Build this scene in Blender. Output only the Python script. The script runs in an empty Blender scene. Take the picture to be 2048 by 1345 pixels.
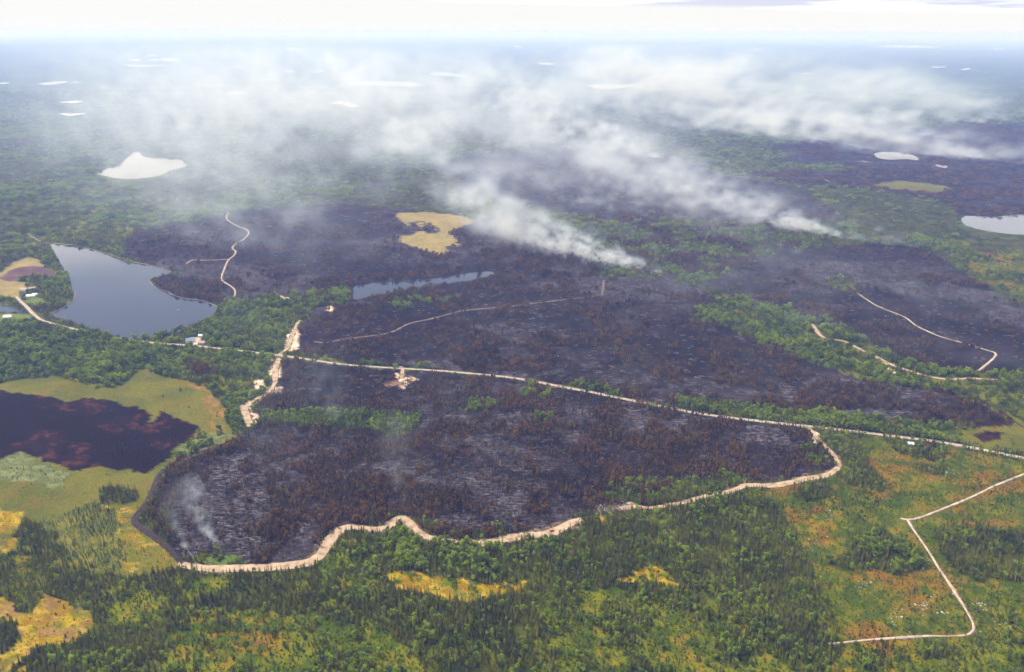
import bpy, bmesh, math, time
import numpy as np
T0 = time.time()
R = math.radians
sc = bpy.context.scene
rng = np.random.default_rng(7)

# ------------------------------------------------------------------ camera
ALT = 550.0                    # metres above the bog
FPX = 1773.0                   # focal length in photograph pixels (2048 wide)
PITCH = math.atan((672.5 - 65.0) / FPX)
ROLL = R(0.22)
cam_d = bpy.data.cameras.new('camera')
cam = bpy.data.objects.new('camera', cam_d)
sc.collection.objects.link(cam)
sc.camera = cam
cam_d.sensor_width = 36.0
cam_d.lens = 36.0 * FPX / 2048.0
cam_d.clip_start = 1.0
cam_d.clip_end = 400000.0
from mathutils import Matrix, Vector
CAM_M = Matrix.Rotation(math.pi / 2 - PITCH, 4, 'X') @ Matrix.Rotation(ROLL, 4, 'Z')
cam.matrix_world = Matrix.Translation((0, 0, ALT)) @ CAM_M

# ------------------------------------------------------------------ sky, sun, exposure
SUN_EL, SUN_AZ = R(55), R(-50)       # azimuth measured from +Y (view direction), negative = left
world = bpy.data.worlds.new('World')
sc.world = world
world.use_nodes = True
wt = world.node_tree
wt.nodes.clear()
def wn(t, **k):
    n = wt.nodes.new(t)
    for a, b in k.items():
        setattr(n, a, b)
    return n
w_out = wn('ShaderNodeOutputWorld')
w_sky = wn('ShaderNodeTexSky', sky_type='NISHITA', sun_disc=False, sun_elevation=SUN_EL, sun_rotation=SUN_AZ,
           altitude=600, air_density=1.0, dust_density=3.0, ozone_density=1.0)
w_bg1 = wn('ShaderNodeBackground'); w_bg1.inputs[1].default_value = 0.06
w_bg2 = wn('ShaderNodeBackground'); w_bg2.inputs[1].default_value = 1.0
w_mix = wn('ShaderNodeMixShader')
w_tc = wn('ShaderNodeTexCoord')
w_sep = wn('ShaderNodeSeparateXYZ')
wt.links.new(w_tc.outputs['Generated'], w_sep.inputs[0])
# a cloud deck: direction projected on a flat layer, so bands crowd together towards the horizon
w_zc = wn('ShaderNodeMath', operation='MAXIMUM'); w_zc.inputs[1].default_value = 0.004
wt.links.new(w_sep.outputs['Z'], w_zc.inputs[0])
w_zp = wn('ShaderNodeMath', operation='ADD'); w_zp.inputs[1].default_value = 0.02
wt.links.new(w_zc.outputs[0], w_zp.inputs[0])
w_dx = wn('ShaderNodeMath', operation='DIVIDE'); wt.links.new(w_sep.outputs['X'], w_dx.inputs[0]); wt.links.new(w_zp.outputs[0], w_dx.inputs[1])
w_dy = wn('ShaderNodeMath', operation='DIVIDE'); wt.links.new(w_sep.outputs['Y'], w_dy.inputs[0]); wt.links.new(w_zp.outputs[0], w_dy.inputs[1])
w_cmb = wn('ShaderNodeCombineXYZ'); wt.links.new(w_dx.outputs[0], w_cmb.inputs[0]); wt.links.new(w_dy.outputs[0], w_cmb.inputs[1])
w_noi = wn('ShaderNodeTexNoise', noise_dimensions='4D'); w_noi.inputs['W'].default_value = 6.0; w_noi.inputs['Scale'].default_value = 0.16; w_noi.inputs['Detail'].default_value = 6; w_noi.inputs['Roughness'].default_value = 0.55
wt.links.new(w_cmb.outputs[0], w_noi.inputs['Vector'])
w_cr = wn('ShaderNodeValToRGB')
e = w_cr.color_ramp.elements
e[0].position = 0.42; e[0].color = (0.40, 0.42, 0.50, 1)
e[1].position = 0.64; e[1].color = (1.25, 1.22, 1.18, 1)
w_bi = wn('ShaderNodeMapRange'); w_bi.inputs[1].default_value = 0.04; w_bi.inputs[2].default_value = 0.12; w_bi.inputs[3].default_value = -0.06; w_bi.inputs[4].default_value = 0.17
wt.links.new(w_sep.outputs['Z'], w_bi.inputs[0])
w_ad = wn('ShaderNodeMath', operation='ADD'); wt.links.new(w_noi.outputs[0], w_ad.inputs[0]); wt.links.new(w_bi.outputs[0], w_ad.inputs[1])
wt.links.new(w_ad.outputs[0], w_cr.inputs[0])
# bright hazy band on the horizon
w_hz = wn('ShaderNodeValToRGB')
e = w_hz.color_ramp.elements
e[0].position = 0.0315; e[0].color = (1, 1, 1, 1)
e[1].position = 0.0350; e[1].color = (0, 0, 0, 1)
# the deck's far edge lies lower to the right, ragged
w_ed = wn('ShaderNodeMath', operation='MULTIPLY_ADD'); w_ed.inputs[1].default_value = 0.020
wt.links.new(w_sep.outputs['X'], w_ed.inputs[0]); wt.links.new(w_sep.outputs['Z'], w_ed.inputs[2])
w_rg = wn('ShaderNodeMath', operation='MULTIPLY_ADD'); w_rg.inputs[1].default_value = 0.006
wt.links.new(w_noi.outputs[0], w_rg.inputs[0]); wt.links.new(w_ed.outputs[0], w_rg.inputs[2])
wt.links.new(w_rg.outputs[0], w_hz.inputs[0])
w_cm = wn('ShaderNodeMix', data_type='RGBA')
wt.links.new(w_hz.outputs[0], w_cm.inputs[0])
wt.links.new(w_cr.outputs[0], w_cm.inputs[6])
w_cm.inputs[7].default_value = (0.522, 0.520, 0.508, 1)
wt.links.new(w_cm.outputs[2], w_bg2.inputs[0])
# cloud cover: whole near the horizon, broken higher up where the blue sky shows
w_cov = wn('ShaderNodeMapRange'); w_cov.inputs[1].default_value = 0.214; w_cov.inputs[2].default_value = 0.236
w_cov.inputs[3].default_value = 1.0; w_cov.inputs[4].default_value = 0.20
wt.links.new(w_sep.outputs['Z'], w_cov.inputs[0])
wt.links.new(w_sky.outputs[0], w_bg1.inputs[0])
wt.links.new(w_cov.outputs[0], w_mix.inputs[0])
wt.links.new(w_bg1.outputs[0], w_mix.inputs[1])
wt.links.new(w_bg2.outputs[0], w_mix.inputs[2])
wt.links.new(w_mix.outputs[0], w_out.inputs[0])

sun_d = bpy.data.lights.new('sun', 'SUN')
sun_d.energy = 3.2
sun_d.angle = R(4)
sun_d.color = (1.0, 0.95, 0.87)
sun = bpy.data.objects.new('sun', sun_d)
sc.collection.objects.link(sun)
sdir = Vector((math.sin(SUN_AZ) * math.cos(SUN_EL), math.cos(SUN_AZ) * math.cos(SUN_EL), math.sin(SUN_EL)))
sun.rotation_euler = sdir.to_track_quat('Z', 'Y').to_euler()
sun.location = (0, 0, 900)

sc.view_settings.view_transform = 'Standard'
sc.view_settings.look = 'None'
sc.view_settings.exposure = 0.9
sc.view_settings.gamma = 1.0
cy = sc.cycles
cy.max_bounces = 5; cy.diffuse_bounces = 2; cy.glossy_bounces = 2; cy.transmission_bounces = 2
cy.volume_bounces = 1; cy.transparent_max_bounces = 160
cy.volume_step_rate = 4.0; cy.volume_max_steps = 512
cy.use_adaptive_sampling = True; cy.adaptive_threshold = 0.03
cy.use_denoising = True
cy.caustics_reflective = False; cy.caustics_refractive = False

# ------------------------------------------------------------------ survey helper: a sighted photograph point -> its place on the land
CM = np.array(CAM_M.to_3x3())
def plan(px, py, z=0.0):
    v = np.array([px - 1024.0, -(py - 672.5), -FPX])
    d = CM @ v
    t = (z - ALT) / d[2]
    return d[0] * t, d[1] * t
def sight(x, y, z):
    p = np.stack([x, y, z - ALT], 0)
    q = CM.T @ p.reshape(3, -1)
    return (1024.0 + FPX * q[0] / -q[2]), (672.5 - FPX * q[1] / -q[2])
def P(pts):
    return np.array([plan(a, b) for a, b in pts])

# ------------------------------------------------------------------ noise
def _h2(ix, iy, seed):
    with np.errstate(over='ignore'):
        h = ix.astype(np.uint32) * np.uint32(374761393) + iy.astype(np.uint32) * np.uint32(668265263) + np.uint32((seed * 2246822519) & 0xffffffff)
        h = (h ^ (h >> np.uint32(13))) * np.uint32(1274126177)
        h = h ^ (h >> np.uint32(16))
    return (h & np.uint32(0xffffff)).astype(np.float32) / np.float32(0xffffff)
def vnoise(x, y, s, seed=0):
    x = x / s + 5000.0; y = y / s + 5000.0
    ix = np.floor(x); iy = np.floor(y)
    fx = (x - ix).astype(np.float32); fy = (y - iy).astype(np.float32)
    ix = ix.astype(np.int64); iy = iy.astype(np.int64)
    fx = fx * fx * (3 - 2 * fx); fy = fy * fy * (3 - 2 * fy)
    a = _h2(ix, iy, seed); b = _h2(ix + 1, iy, seed); c = _h2(ix, iy + 1, seed); d = _h2(ix + 1, iy + 1, seed)
    return (a * (1 - fx) + b * fx) * (1 - fy) + (c * (1 - fx) + d * fx) * fy
def fbm(x, y, s, octv=4, seed=0):
    t = 0; amp = 1; n = 0
    for o in range(octv):
        t = t + amp * vnoise(x, y, s, seed + o * 17); n += amp; s *= 0.48; amp *= 0.55
    return t / n
def sstep(a, b, x):
    t = np.clip((x - a) / (b - a), 0, 1)
    return t * t * (3 - 2 * t)
def in_poly(x, y, poly):
    out = np.zeros(x.shape, bool)
    x0, y0 = poly.min(0); x1, y1 = poly.max(0)
    sel = np.nonzero((x >= x0) & (x <= x1) & (y >= y0) & (y <= y1))[0]
    if not len(sel):
        return out
    xs = x[sel]; ys = y[sel]; r = np.zeros(len(sel), bool)
    q = np.roll(poly, 1, 0)
    for (ax, ay), (bx, by) in zip(poly, q):
        c = (ay > ys) != (by > ys)
        if c.any():
            xi = (bx - ax) * (ys - ay) / (by - ay + 1e-12) + ax
            r ^= c & (xs < xi)
    out[sel] = r
    return out
def chaikin(p, n=2, closed=True):
    for _ in range(n):
        if closed:
            q = np.roll(p, -1, 0)
            p = np.stack([0.75 * p + 0.25 * q, 0.25 * p + 0.75 * q], 1).reshape(-1, 2)
        else:
            a = p[:-1]; b = p[1:]
            m = np.stack([0.75 * a + 0.25 * b, 0.25 * a + 0.75 * b], 1).reshape(-1, 2)
            p = np.concatenate([p[:1], m, p[-1:]])
    return p

# ------------------------------------------------------------------ the map: what grows where
(MIX, DEC, SPR, BURN, SCORCH, BOG, PEAT, CLEAR, MOSS, FIELD, SAND, LAKE, BOGTREE, SCRUB, FBURN, BOGORANGE, BOGPALE, LAWN, DIRT) = range(19)
M = []          # (class, polygon, edge wobble, other class, share of it, patch size)
def area(cls, pts, wob=6.0, alt=None, frac=0.0, size=40.0):
    M.append((cls, P(pts), wob, alt, frac, size))
# far burns and their green remnants
area(BURN, [(880,330),(960,310),(1200,300),(1340,312),(1440,350),(1560,370),(1640,400),(1690,440),(1600,450),(1400,440),(1250,450),(1100,420),(1000,400),(930,380)], 40, SCORCH, .3, 120)
area(BURN, [(1500,320),(1560,290),(1700,280),(1850,255),(2048,250),(2400,250),(2400,330),(2048,335),(1900,340),(1760,340),(1640,330)], 60, SCORCH, .35, 150)
area(SCORCH, [(1480,345),(1640,345),(1700,340),(1850,338),(2048,333),(2400,330),(2400,425),(2048,428),(1925,432),(1870,402),(1800,388),(1720,378),(1600,372)], 30, BURN, .4, 120)
area(BOG, [(1740,372),(1790,362),(1850,366),(1905,378),(1880,388),(1800,382)], 20)
area(MIX, [(1330,300),(1480,296),(1590,306),(1500,335),(1380,332)], 40)
area(BURN, [(255,475),(290,460),(400,441),(470,425),(600,415),(680,408),(760,418),(860,425),(920,430),(960,470),(1000,520),(990,545),(850,556),(700,572),(690,600),(600,590),(470,602),(436,612),(330,572),(300,560),(350,548),(300,530),(245,512)], 14, SCORCH, .22, 70)
area(SCORCH, [(245,515),(262,470),(300,462),(345,470),(400,480),(395,500),(330,510),(310,532)], 10, BURN, .35, 40)
area(SCORCH, [(300,560),(340,552),(390,558),(440,572),(450,600),(436,612),(397,599),(369,596),(340,585),(318,578)], 5)
area(DEC, [(300,440),(380,430),(460,424),(470,428),(400,444),(330,455),(290,462)], 10)
area(FIELD, [(788,429),(850,425),(925,432),(952,445),(945,465),(925,480),(910,498),(882,511),(840,500),(796,484),(800,476),(828,470),(838,460),(800,446)], 9)
area(BURN, [(818,446),(850,444),(868,452),(880,462),(868,470),(845,468),(820,462)], 7, FIELD, .2, 20)
area(BURN, [(893,494),(905,490),(912,498),(900,503)], 4)
area(SCORCH, [(600,600),(700,612),(800,596),(1000,560),(1080,540),(1180,545),(1100,560),(1000,580),(880,600),(760,625),(660,628),(610,640)], 12, BURN, .35, 50)
area(SCORCH, [(690,558),(850,548),(1000,532),(1030,560),(900,590),(760,612),(690,612)], 8, BURN, .3, 40)
area(SCORCH, [(900,465),(960,440),(1060,455),(1160,500),(1220,530),(1190,556),(1000,562),(960,540)], 12, BURN, .4, 50)
area(DEC, [(600,590),(690,575),(705,600),(690,612),(640,615)], 8, SCORCH, .3, 30)
area(MIX, [(1060,470),(1300,440),(1560,455),(1690,472),(1620,500),(1440,556),(1320,556),(1200,530)], 30, SCORCH, .42, 55)
# the middle burn, north of the gravel road
area(BURN, [(585,700),(600,650),(660,628),(760,620),(900,600),(1060,560),(1200,556),(1320,556),(1400,575),(1440,600),(1480,640),(1560,690),(1660,740),(1800,770),(1900,790),(1975,815),(2030,850),(2000,862),(1860,852),(1750,832),(1600,826),(1480,815),(1350,803),(1340,818),(1180,785),(1040,758),(870,742),(680,730)], 16, SCORCH, .28, 60)
area(SCORCH, [(1560,760),(1700,770),(1850,790),(1975,815),(2030,850),(2000,862),(1860,852),(1750,832),(1600,826),(1500,812)], 10, BURN, .3, 40)
area(SCORCH, [(1380,650),(1470,690),(1560,740),(1640,790),(1560,800),(1460,760),(1400,700)], 12, BURN, .4, 50)
area(SCORCH, [(1210,690),(1260,690),(1330,730),(1370,765),(1330,770),(1250,730)], 8)
area(SCORCH, [(860,672),(900,680),(900,700),(870,695),(810,680)], 6, BURN, .3, 30)
area(DEC, [(790,606),(830,592),(850,598),(860,608),(810,618),(780,615)], 5, SCORCH, .4, 25)
area(SCORCH, [(690,735),(740,725),(850,735),(960,748),(960,752),(850,745)], 5, DEC, .4, 20)
area(SCORCH, [(1100,768),(1160,760),(1240,790),(1230,800),(1150,785)], 4, DEC, .5, 20)
# the burn on the right
area(BURN, [(1400,575),(1430,560),(1500,530),(1560,510),(1640,497),(1750,490),(1850,497),(1880,515),(1940,560),(2000,590),(2060,618),(2400,680),(2400,770),(2048,752),(1990,752),(1900,742),(1800,705),(1700,668),(1600,628),(1500,605)], 14, SCORCH, .12, 70)
area(SCORCH, [(1480,585),(1560,590),(1660,620),(1760,680),(1860,725),(1960,755),(1900,752),(1800,722),(1700,680),(1600,640),(1500,610)], 10, BURN, .3, 40)
area(MIX, [(1650,560),(1700,560),(1712,575),(1690,585),(1660,578)], 10)
area(DEC, [(1380,640),(1430,610),(1480,600),(1560,615),(1620,640),(1700,680),(1760,725),(1830,760),(1840,778),(1720,760),(1620,728),(1540,695),(1450,655)], 12, MIX, .45, 50)
area(DEC, [(1640,640),(1680,655),(1760,700),(1850,735),(1960,755),(2020,765),(2000,760),(1850,752),(1760,722),(1690,690)], 6, MIX, .5, 40)
area(CLEAR, [(1900,512),(2048,500),(2400,495),(2400,600),(2048,604),(1960,565)], 20, MIX, .4, 60)
# burn in front of the gravel road
area(BURN, [(560,718),(680,735),(870,747),(1040,763),(1180,790),(1340,823),(1480,845),(1600,860),(1625,872),(1665,915),(1672,938),(1600,958),(1530,966),(1495,965),(1440,985),(1340,1008),(1255,1012),(1150,1038),(1090,1066),(1020,1073),(935,1085),(850,1072),(810,1036),(780,1048),(690,1052),(655,1080),(635,1115),(560,1128),(440,1131),(370,1124),(335,1090),(300,1050),(310,990),(345,940),(400,914),(500,868),(530,850),(540,800),(560,755)], 5, SCORCH, .60, 34)
area(BURN, [(345,950),(400,925),(470,915),(520,940),(540,1000),(500,1060),(560,1100),(480,1110),(400,1120),(350,1090),(340,1010)], 12, SCORCH, .10, 25)
area(BURN, [(800,930),(850,895),(930,875),(1050,870),(1180,890),(1200,940),(1150,985),(1050,1000),(930,990),(850,975)], 18, SCORCH, .12, 25)
area(BURN, [(1470,850),(1560,856),(1590,890),(1560,940),(1540,966),(1515,960),(1490,900)], 4, SCORCH, .04, 25)
area(BURN, [(1600,935),(1640,925),(1672,938),(1600,958),(1560,962)], 4, SCORCH, .3, 25)
area(BURN, [(680,735),(900,752),(1000,765),(960,800),(820,815),(700,810),(620,790),(590,730)], 10, SCORCH, .3, 30)
area(BURN, [(1000,765),(1180,792),(1340,825),(1440,850),(1470,900),(1420,925),(1330,880),(1200,850),(1080,830)], 12, SCORCH, .42, 30)
area(DEC, [(520,837),(560,826),(640,823),(720,829),(800,831),(842,838),(838,856),(812,872),(785,880),(740,868),(680,858),(600,852),(540,850)], 4, MIX, .3, 20)
area(DEC, [(920,810),(980,802),(1000,812),(950,828),(920,826)], 4, SCORCH, .4, 15)
area(DEC, [(1060,765),(1100,770),(1098,795),(1060,800),(1040,790)], 4, SCORCH, .5, 15)
area(DEC, [(1070,830),(1110,832),(1100,850),(1070,845)], 3, SCORCH, .4, 12)
area(MIX, [(1200,1000),(1210,975),(1260,965),(1340,968),(1400,955),(1460,945),(1500,965),(1440,985),(1340,1006),(1250,1010)], 5, SCORCH, .25, 20)
area(MIX, [(1590,905),(1630,880),(1650,900),(1660,930),(1620,935)], 4, SCORCH, .4, 15)
area(MIX, [(1090,440),(1180,432),(1260,455),(1230,480),(1140,470)], 25)
area(MIX, [(770,1040),(800,1020),(830,1040),(900,1060),(960,1065),(1010,1055),(1000,1072),(930,1084),(850,1070),(812,1036)], 4, SCORCH, .6, 12)
area(MIX, [(370,1122),(400,1108),(470,1112),(500,1125),(440,1131)], 3, LAWN, .6, 8)
area(SCORCH, [(290,1010),(345,1000),(345,1060),(330,1075),(300,1052),(284,1030)], 3, SPR, .45, 10)
area(SCORCH, [(345,900),(420,880),(520,860),(600,855),(700,870),(760,890),(720,960),(600,950),(500,900),(400,920),(340,960),(310,985)], 8, BURN, .4, 30)
# green strip along the gravel road
area(DEC, [(1340,798),(1430,806),(1500,813),(1600,828),(1750,836),(1850,856),(1960,868),(1960,896),(1800,874),(1640,855),(1480,838),(1370,822)], 4, MIX, .4, 25)
# the broadleaf woods south of the lake
area(DEC, [(0,640),(236,670),(300,672),(420,640),(445,605),(560,592),(650,602),(600,640),(570,690),(562,716),(545,760),(530,800),(520,838),(470,868),(450,825),(430,785),(369,757),(291,735),(226,776),(113,748),(0,766),(-400,766),(-400,640)], 5, MIX, .35, 45)
area(SCORCH, [(380,735),(400,728),(430,735),(435,748),(400,755),(385,750)], 4)
area(SCORCH, [(520,812),(545,790),(580,785),(580,820),(540,828),(515,832)], 5)
# farm on the left
area(FIELD, [(-300,552),(0,546),(30,522),(60,515),(80,520),(88,536),(112,548),(108,556),(60,572),(50,580),(38,596),(0,592),(-300,596)], 2)
area(FBURN, [(2,553),(30,537),(70,531),(90,535),(112,548),(110,555),(80,549),(50,553),(22,564),(5,562)], 2)
area(MIX, [(30,562),(60,553),(95,553),(98,568),(70,570),(56,566)], 3)
area(LAWN, [(50,602),(66,592),(84,598),(90,606),(66,613)], 2)
area(MIX, [(-300,600),(0,592),(30,596),(44,612),(30,612),(0,608),(-300,612)], 3)
area(LAWN, [(-300,630),(0,628),(60,628),(75,634),(30,642),(0,646),(-300,650)], 3)
# the bog on the left
area(BOG, [(-400,770),(0,768),(44,761),(113,751),(144,763),(191,777),(226,778),(253,768),(274,744),(291,738),(328,755),(369,761),(403,772),(427,785),(448,813),(451,826),(448,843),(470,868),(480,878),(400,907),(330,940),(300,985),(265,1050),(300,1075),(345,1115),(365,1140),(290,1150),(240,1165),(200,1200),(100,1180),(60,1110),(0,1110),(-400,1115)], 4)
area(BOGORANGE, [(375,762),(405,772),(430,788),(450,825),(446,862),(428,856),(418,815),(395,785)], 8, BOG, .35, 15)
area(BOGPALE, [(-300,930),(0,922),(30,906),(90,932),(140,946),(125,978),(60,972),(0,962),(-300,965)], 8)
area(BOGPALE, [(345,902),(370,886),(400,873),(440,864),(470,868),(440,888),(385,911),(350,922)], 4, DEC, .25, 14)
area(MOSS, [(-300,1020),(0,1018),(40,1030),(52,1062),(20,1102),(0,1112),(-300,1112)], 6, BOG, .3, 18)
area(MOSS, [(225,1062),(265,1052),(300,1077),(345,1117),(362,1140),(285,1150),(245,1148),(215,1112)], 6, BOG, .35, 18)
area(MOSS, [(195,1010),(240,1015),(290,1008),(268,1050),(245,1058),(205,1040)], 6, BOG, .5, 15)
area(BOGTREE, [(30,1110),(60,1060),(130,1025),(200,1005),(235,1030),(245,1080),(225,1130),(200,1180),(100,1190)], 12)
area(SPR, [(25,1080),(50,1045),(90,1045),(120,1068),(130,1110),(110,1130),(60,1115)], 8)
area(SPR, [(195,985),(215,975),(240,974),(275,985),(270,1003),(240,1012),(205,1010)], 3)
area(PEAT, [(-300,775),(0,783),(60,790),(100,795),(130,802),(160,800),(200,798),(235,808),(255,815),(264,812),(280,815),(295,825),(292,840),(300,846),(310,840),(320,825),(335,827),(345,832),(370,845),(390,850),(396,860),(385,875),(370,886),(350,896),(340,906),(335,925),(310,940),(290,950),(260,940),(235,942),(200,935),(150,943),(125,935),(90,925),(60,912),(30,905),(0,920),(-300,930)], 7)
# woods and scrub of the foreground
area(SPR, [(-300,1112),(0,1112),(40,1100),(110,1130),(200,1150),(250,1160),(300,1180),(285,1260),(230,1240),(160,1213),(90,1186),(62,1212),(30,1205),(0,1190),(-300,1195)], 5, SCRUB, .15, 20)
area(MOSS, [(0,1195),(22,1206),(28,1228),(60,1232),(92,1188),(150,1216),(188,1224),(192,1250),(165,1275),(140,1290),(60,1300),(20,1360),(-300,1500),(-300,1200)], 6, BOGORANGE, .35, 14)
area(SPR, [(-300,1240),(0,1243),(36,1250),(46,1280),(20,1300),(0,1310),(-300,1310)], 4, SCRUB, .1, 12)
area(SPR, [(20,1345),(60,1310),(90,1298),(60,1335),(50,1500),(0,1500)], 4, MOSS, .4, 10)
area(SPR, [(90,1325),(140,1290),(200,1270),(300,1255),(340,1290),(300,1345),(280,1500),(60,1500)], 5, MIX, .4, 25)
area(SCRUB, [(235,1180),(330,1168),(352,1210),(300,1252),(225,1250)], 6, MIX, .3, 18)
area(SPR, [(290,1152),(420,1150),(640,1146),(680,1190),(640,1215),(560,1225),(400,1212),(300,1185)], 5, SCRUB, .2, 22)
area(SCRUB, [(350,1215),(560,1225),(560,1250),(420,1260),(330,1290),(290,1260)], 6, SPR, .45, 20)
area(SCRUB, [(330,1300),(420,1255),(560,1235),(660,1225),(760,1250),(840,1310),(850,1500),(280,1500)], 8, MIX, .20, 22)
area(SCRUB, [(630,1135),(690,1075),(740,1085),(770,1120),(750,1180),(700,1220),(640,1215)], 6, MIX, .45, 20)
area(DEC, [(740,1075),(800,1062),(850,1092),(935,1100),(1050,1095),(1140,1060),(1130,1130),(1030,1160),(860,1148),(790,1143)], 4, SPR, .42, 16)
area(SPR, [(780,1195),(900,1208),(1035,1195),(1090,1215),(1130,1300),(1140,1500),(850,1500),(840,1310)], 5, MIX, .32, 22)
area(SPR, [(1120,1065),(1250,1028),(1390,1008),(1500,985),(1545,1015),(1590,1090),(1640,1190),(1690,1290),(1640,1320),(1500,1260),(1380,1180),(1240,1180),(1160,1180),(1110,1120)], 5, MIX, .50, 25)
area(MIX, [(1035,1190),(1240,1180),(1400,1190),(1500,1260),(1660,1320),(1660,1500),(1130,1500),(1120,1290)], 8, SCRUB, .45, 26)
area(SCRUB, [(1050,1205),(1120,1195),(1160,1225),(1250,1310),(1240,1500),(1140,1500),(1120,1300)], 8, MIX, .3, 18)
area(CLEAR, [(1515,988),(1560,972),(1640,965),(1690,948),(1715,885),(1735,868),(1800,880),(1900,893),(2048,926),(2400,985),(2400,1500),(1650,1500),(1665,1345),(1692,1290),(1652,1210),(1617,1130),(1582,1060),(1547,1008)], 4, SCRUB, .30, 26)
area(BOG, [(1850,866),(1900,862),(1960,858),(2048,848),(2400,840),(2400,970),(2048,910),(1960,894),(1890,882)], 5, SCRUB, .25, 20)
area(PEAT, [(1945,872),(1975,865),(2010,868),(2000,880),(1960,885)], 3)
area(SPR, [(1640,1128),(1690,1110),(1715,1072),(1760,1058),(1805,1085),(1842,1110),(1850,1138),(1800,1152),(1740,1142),(1690,1142)], 6, DEC, .38, 14)
area(SPR, [(1855,1075),(1880,1050),(1950,1052),(2048,1068),(2400,1095),(2400,1185),(2048,1165),(1960,1158),(1900,1135)], 8, MIX, .3, 18)
area(MIX, [(1628,862),(1700,868),(1716,885),(1738,930),(1778,972),(1762,988),(1690,970),(1676,950),(1665,910)], 4, SPR, .35, 15)
area(MIX, [(1588,985),(1622,970),(1660,972),(1652,998),(1610,1005)], 3, SPR, .4, 12)
area(MIX, [(1762,872),(1800,883),(1880,889),(1902,905),(1880,926),(1830,922),(1790,905)], 3, SCORCH, .15, 10)
area(SPR, [(1828,928),(1890,930),(1882,950),(1842,950)], 3)
area(SCRUB, [(1690,1292),(2048,1285),(2400,1290),(2400,1500),(1650,1500)], 5, MIX, .42, 24)
area(MOSS, [(768,1162),(800,1146),(860,1150),(940,1166),(1000,1170),(1037,1164),(1034,1188),(980,1199),(900,1207),(850,1193),(790,1182)], 8, SCRUB, .25, 10)
area(MOSS, [(1222,1160),(1268,1148),(1296,1128),(1318,1142),(1372,1168),(1345,1174),(1262,1163)], 7, SCRUB, .3, 8)
area(MOSS, [(1198,1036),(1212,1034),(1215,1052),(1203,1058)], 2)
# bare sand
for s in ([(478,816),(500,803),(520,798),(508,814),(502,825),(520,835),(526,839),(513,846),(506,857),(498,850),(488,836)],
          [(507,766),(528,760),(532,775),(515,783)], [(536,777),(562,776),(565,790),(540,790)],
          [(540,718),(560,724),(562,742),(560,757),(540,756),(546,738)], [(572,672),(590,655),(600,668),(596,700),(575,706),(570,690)],
          [(1622,868),(1640,868),(1638,885),(1628,893)], [(1070,1075),(1105,1066),(1118,1078),(1100,1086)],
          [(1245,1018),(1258,1004),(1275,1010),(1280,1018)], [(560,592),(600,600),(580,606),(565,600)],
          [(655,612),(668,614),(668,626),(655,622)],
          [(378,682),(398,674),(404,686),(390,692)]):
    area(SAND, s, 2)
area(SAND, [(795,748),(812,748),(838,764),(812,770),(806,782),(790,774),(772,764),(798,762)], 8, DIRT, .5, 7)
area(DIRT, [(770,768),(790,758),(800,768),(780,776)], 5)

# ------------------------------------------------------------------ lakes
LAKES = {
 'big': [(97,488),(144,491),(178,496),(205,505),(232,519),(260,525),(294,531),(311,535),(328,541),(346,548),(328,551),(301,558),(297,562),(308,572),(318,580),(337,582),(342,589),(369,597),(397,599),(424,607),(436,614),(437,626),(420,635),(393,645),(369,659),(342,668),(308,673),(280,676),(253,677),(236,671),(205,663),(171,653),(147,642),(113,634),(99,628),(120,619),(137,609),(149,599),(150,584),(144,566),(133,546),(123,529),(113,510),(103,496)],
 'white': [(190,347),(212,339),(236,330),(251,320),(262,309),(265,304),(282,304),(282,313),(308,316),(342,318),(366,318),(378,331),(359,337),(337,340),(332,347),(308,354),(260,359),(222,355)],
 'right': [(1922,432),(1963,433),(1998,434),(2048,428),(2300,418),(2300,476),(2048,470),(1998,466),(1950,457),(1929,450)],
 'pond': [(707,572),(742,566),(793,563),(834,560),(871,558),(902,551),(947,545),(988,543),(986,550),(942,562),(888,568),(846,575),(798,581),(750,592),(724,597),(704,601),(709,587)],
 'smoky': [(1748,306),(1772,303),(1827,309),(1842,322),(1810,318),(1779,320),(1753,316)],
 'smoky2': [(1866,328),(1893,330),(1897,337),(1880,335)],
 'smoky3': [(1715,320),(1738,321),(1740,325),(1720,324)],
 'stream': [(-200,606),(0,611),(24,616),(58,626),(30,625),(0,624),(-200,622)],
}
LK_LABEL = {'big': 'large blue lake between the burnt point and the broadleaf woods', 'white': 'pale shining lake with a square northern bay beyond the woods',
 'right': 'pale pinkish lake cut by the right edge of the photo', 'pond': 'long narrow pond lined with black spruces inside the burn',
 'smoky': 'pale lake half hidden by smoke in the far burn', 'smoky2': 'small pale pond below the smoke east of the smoky lake',
 'smoky3': 'tiny pale pond west of the smoky lake', 'stream': 'dark blue inlet beside the farm road'}
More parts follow.
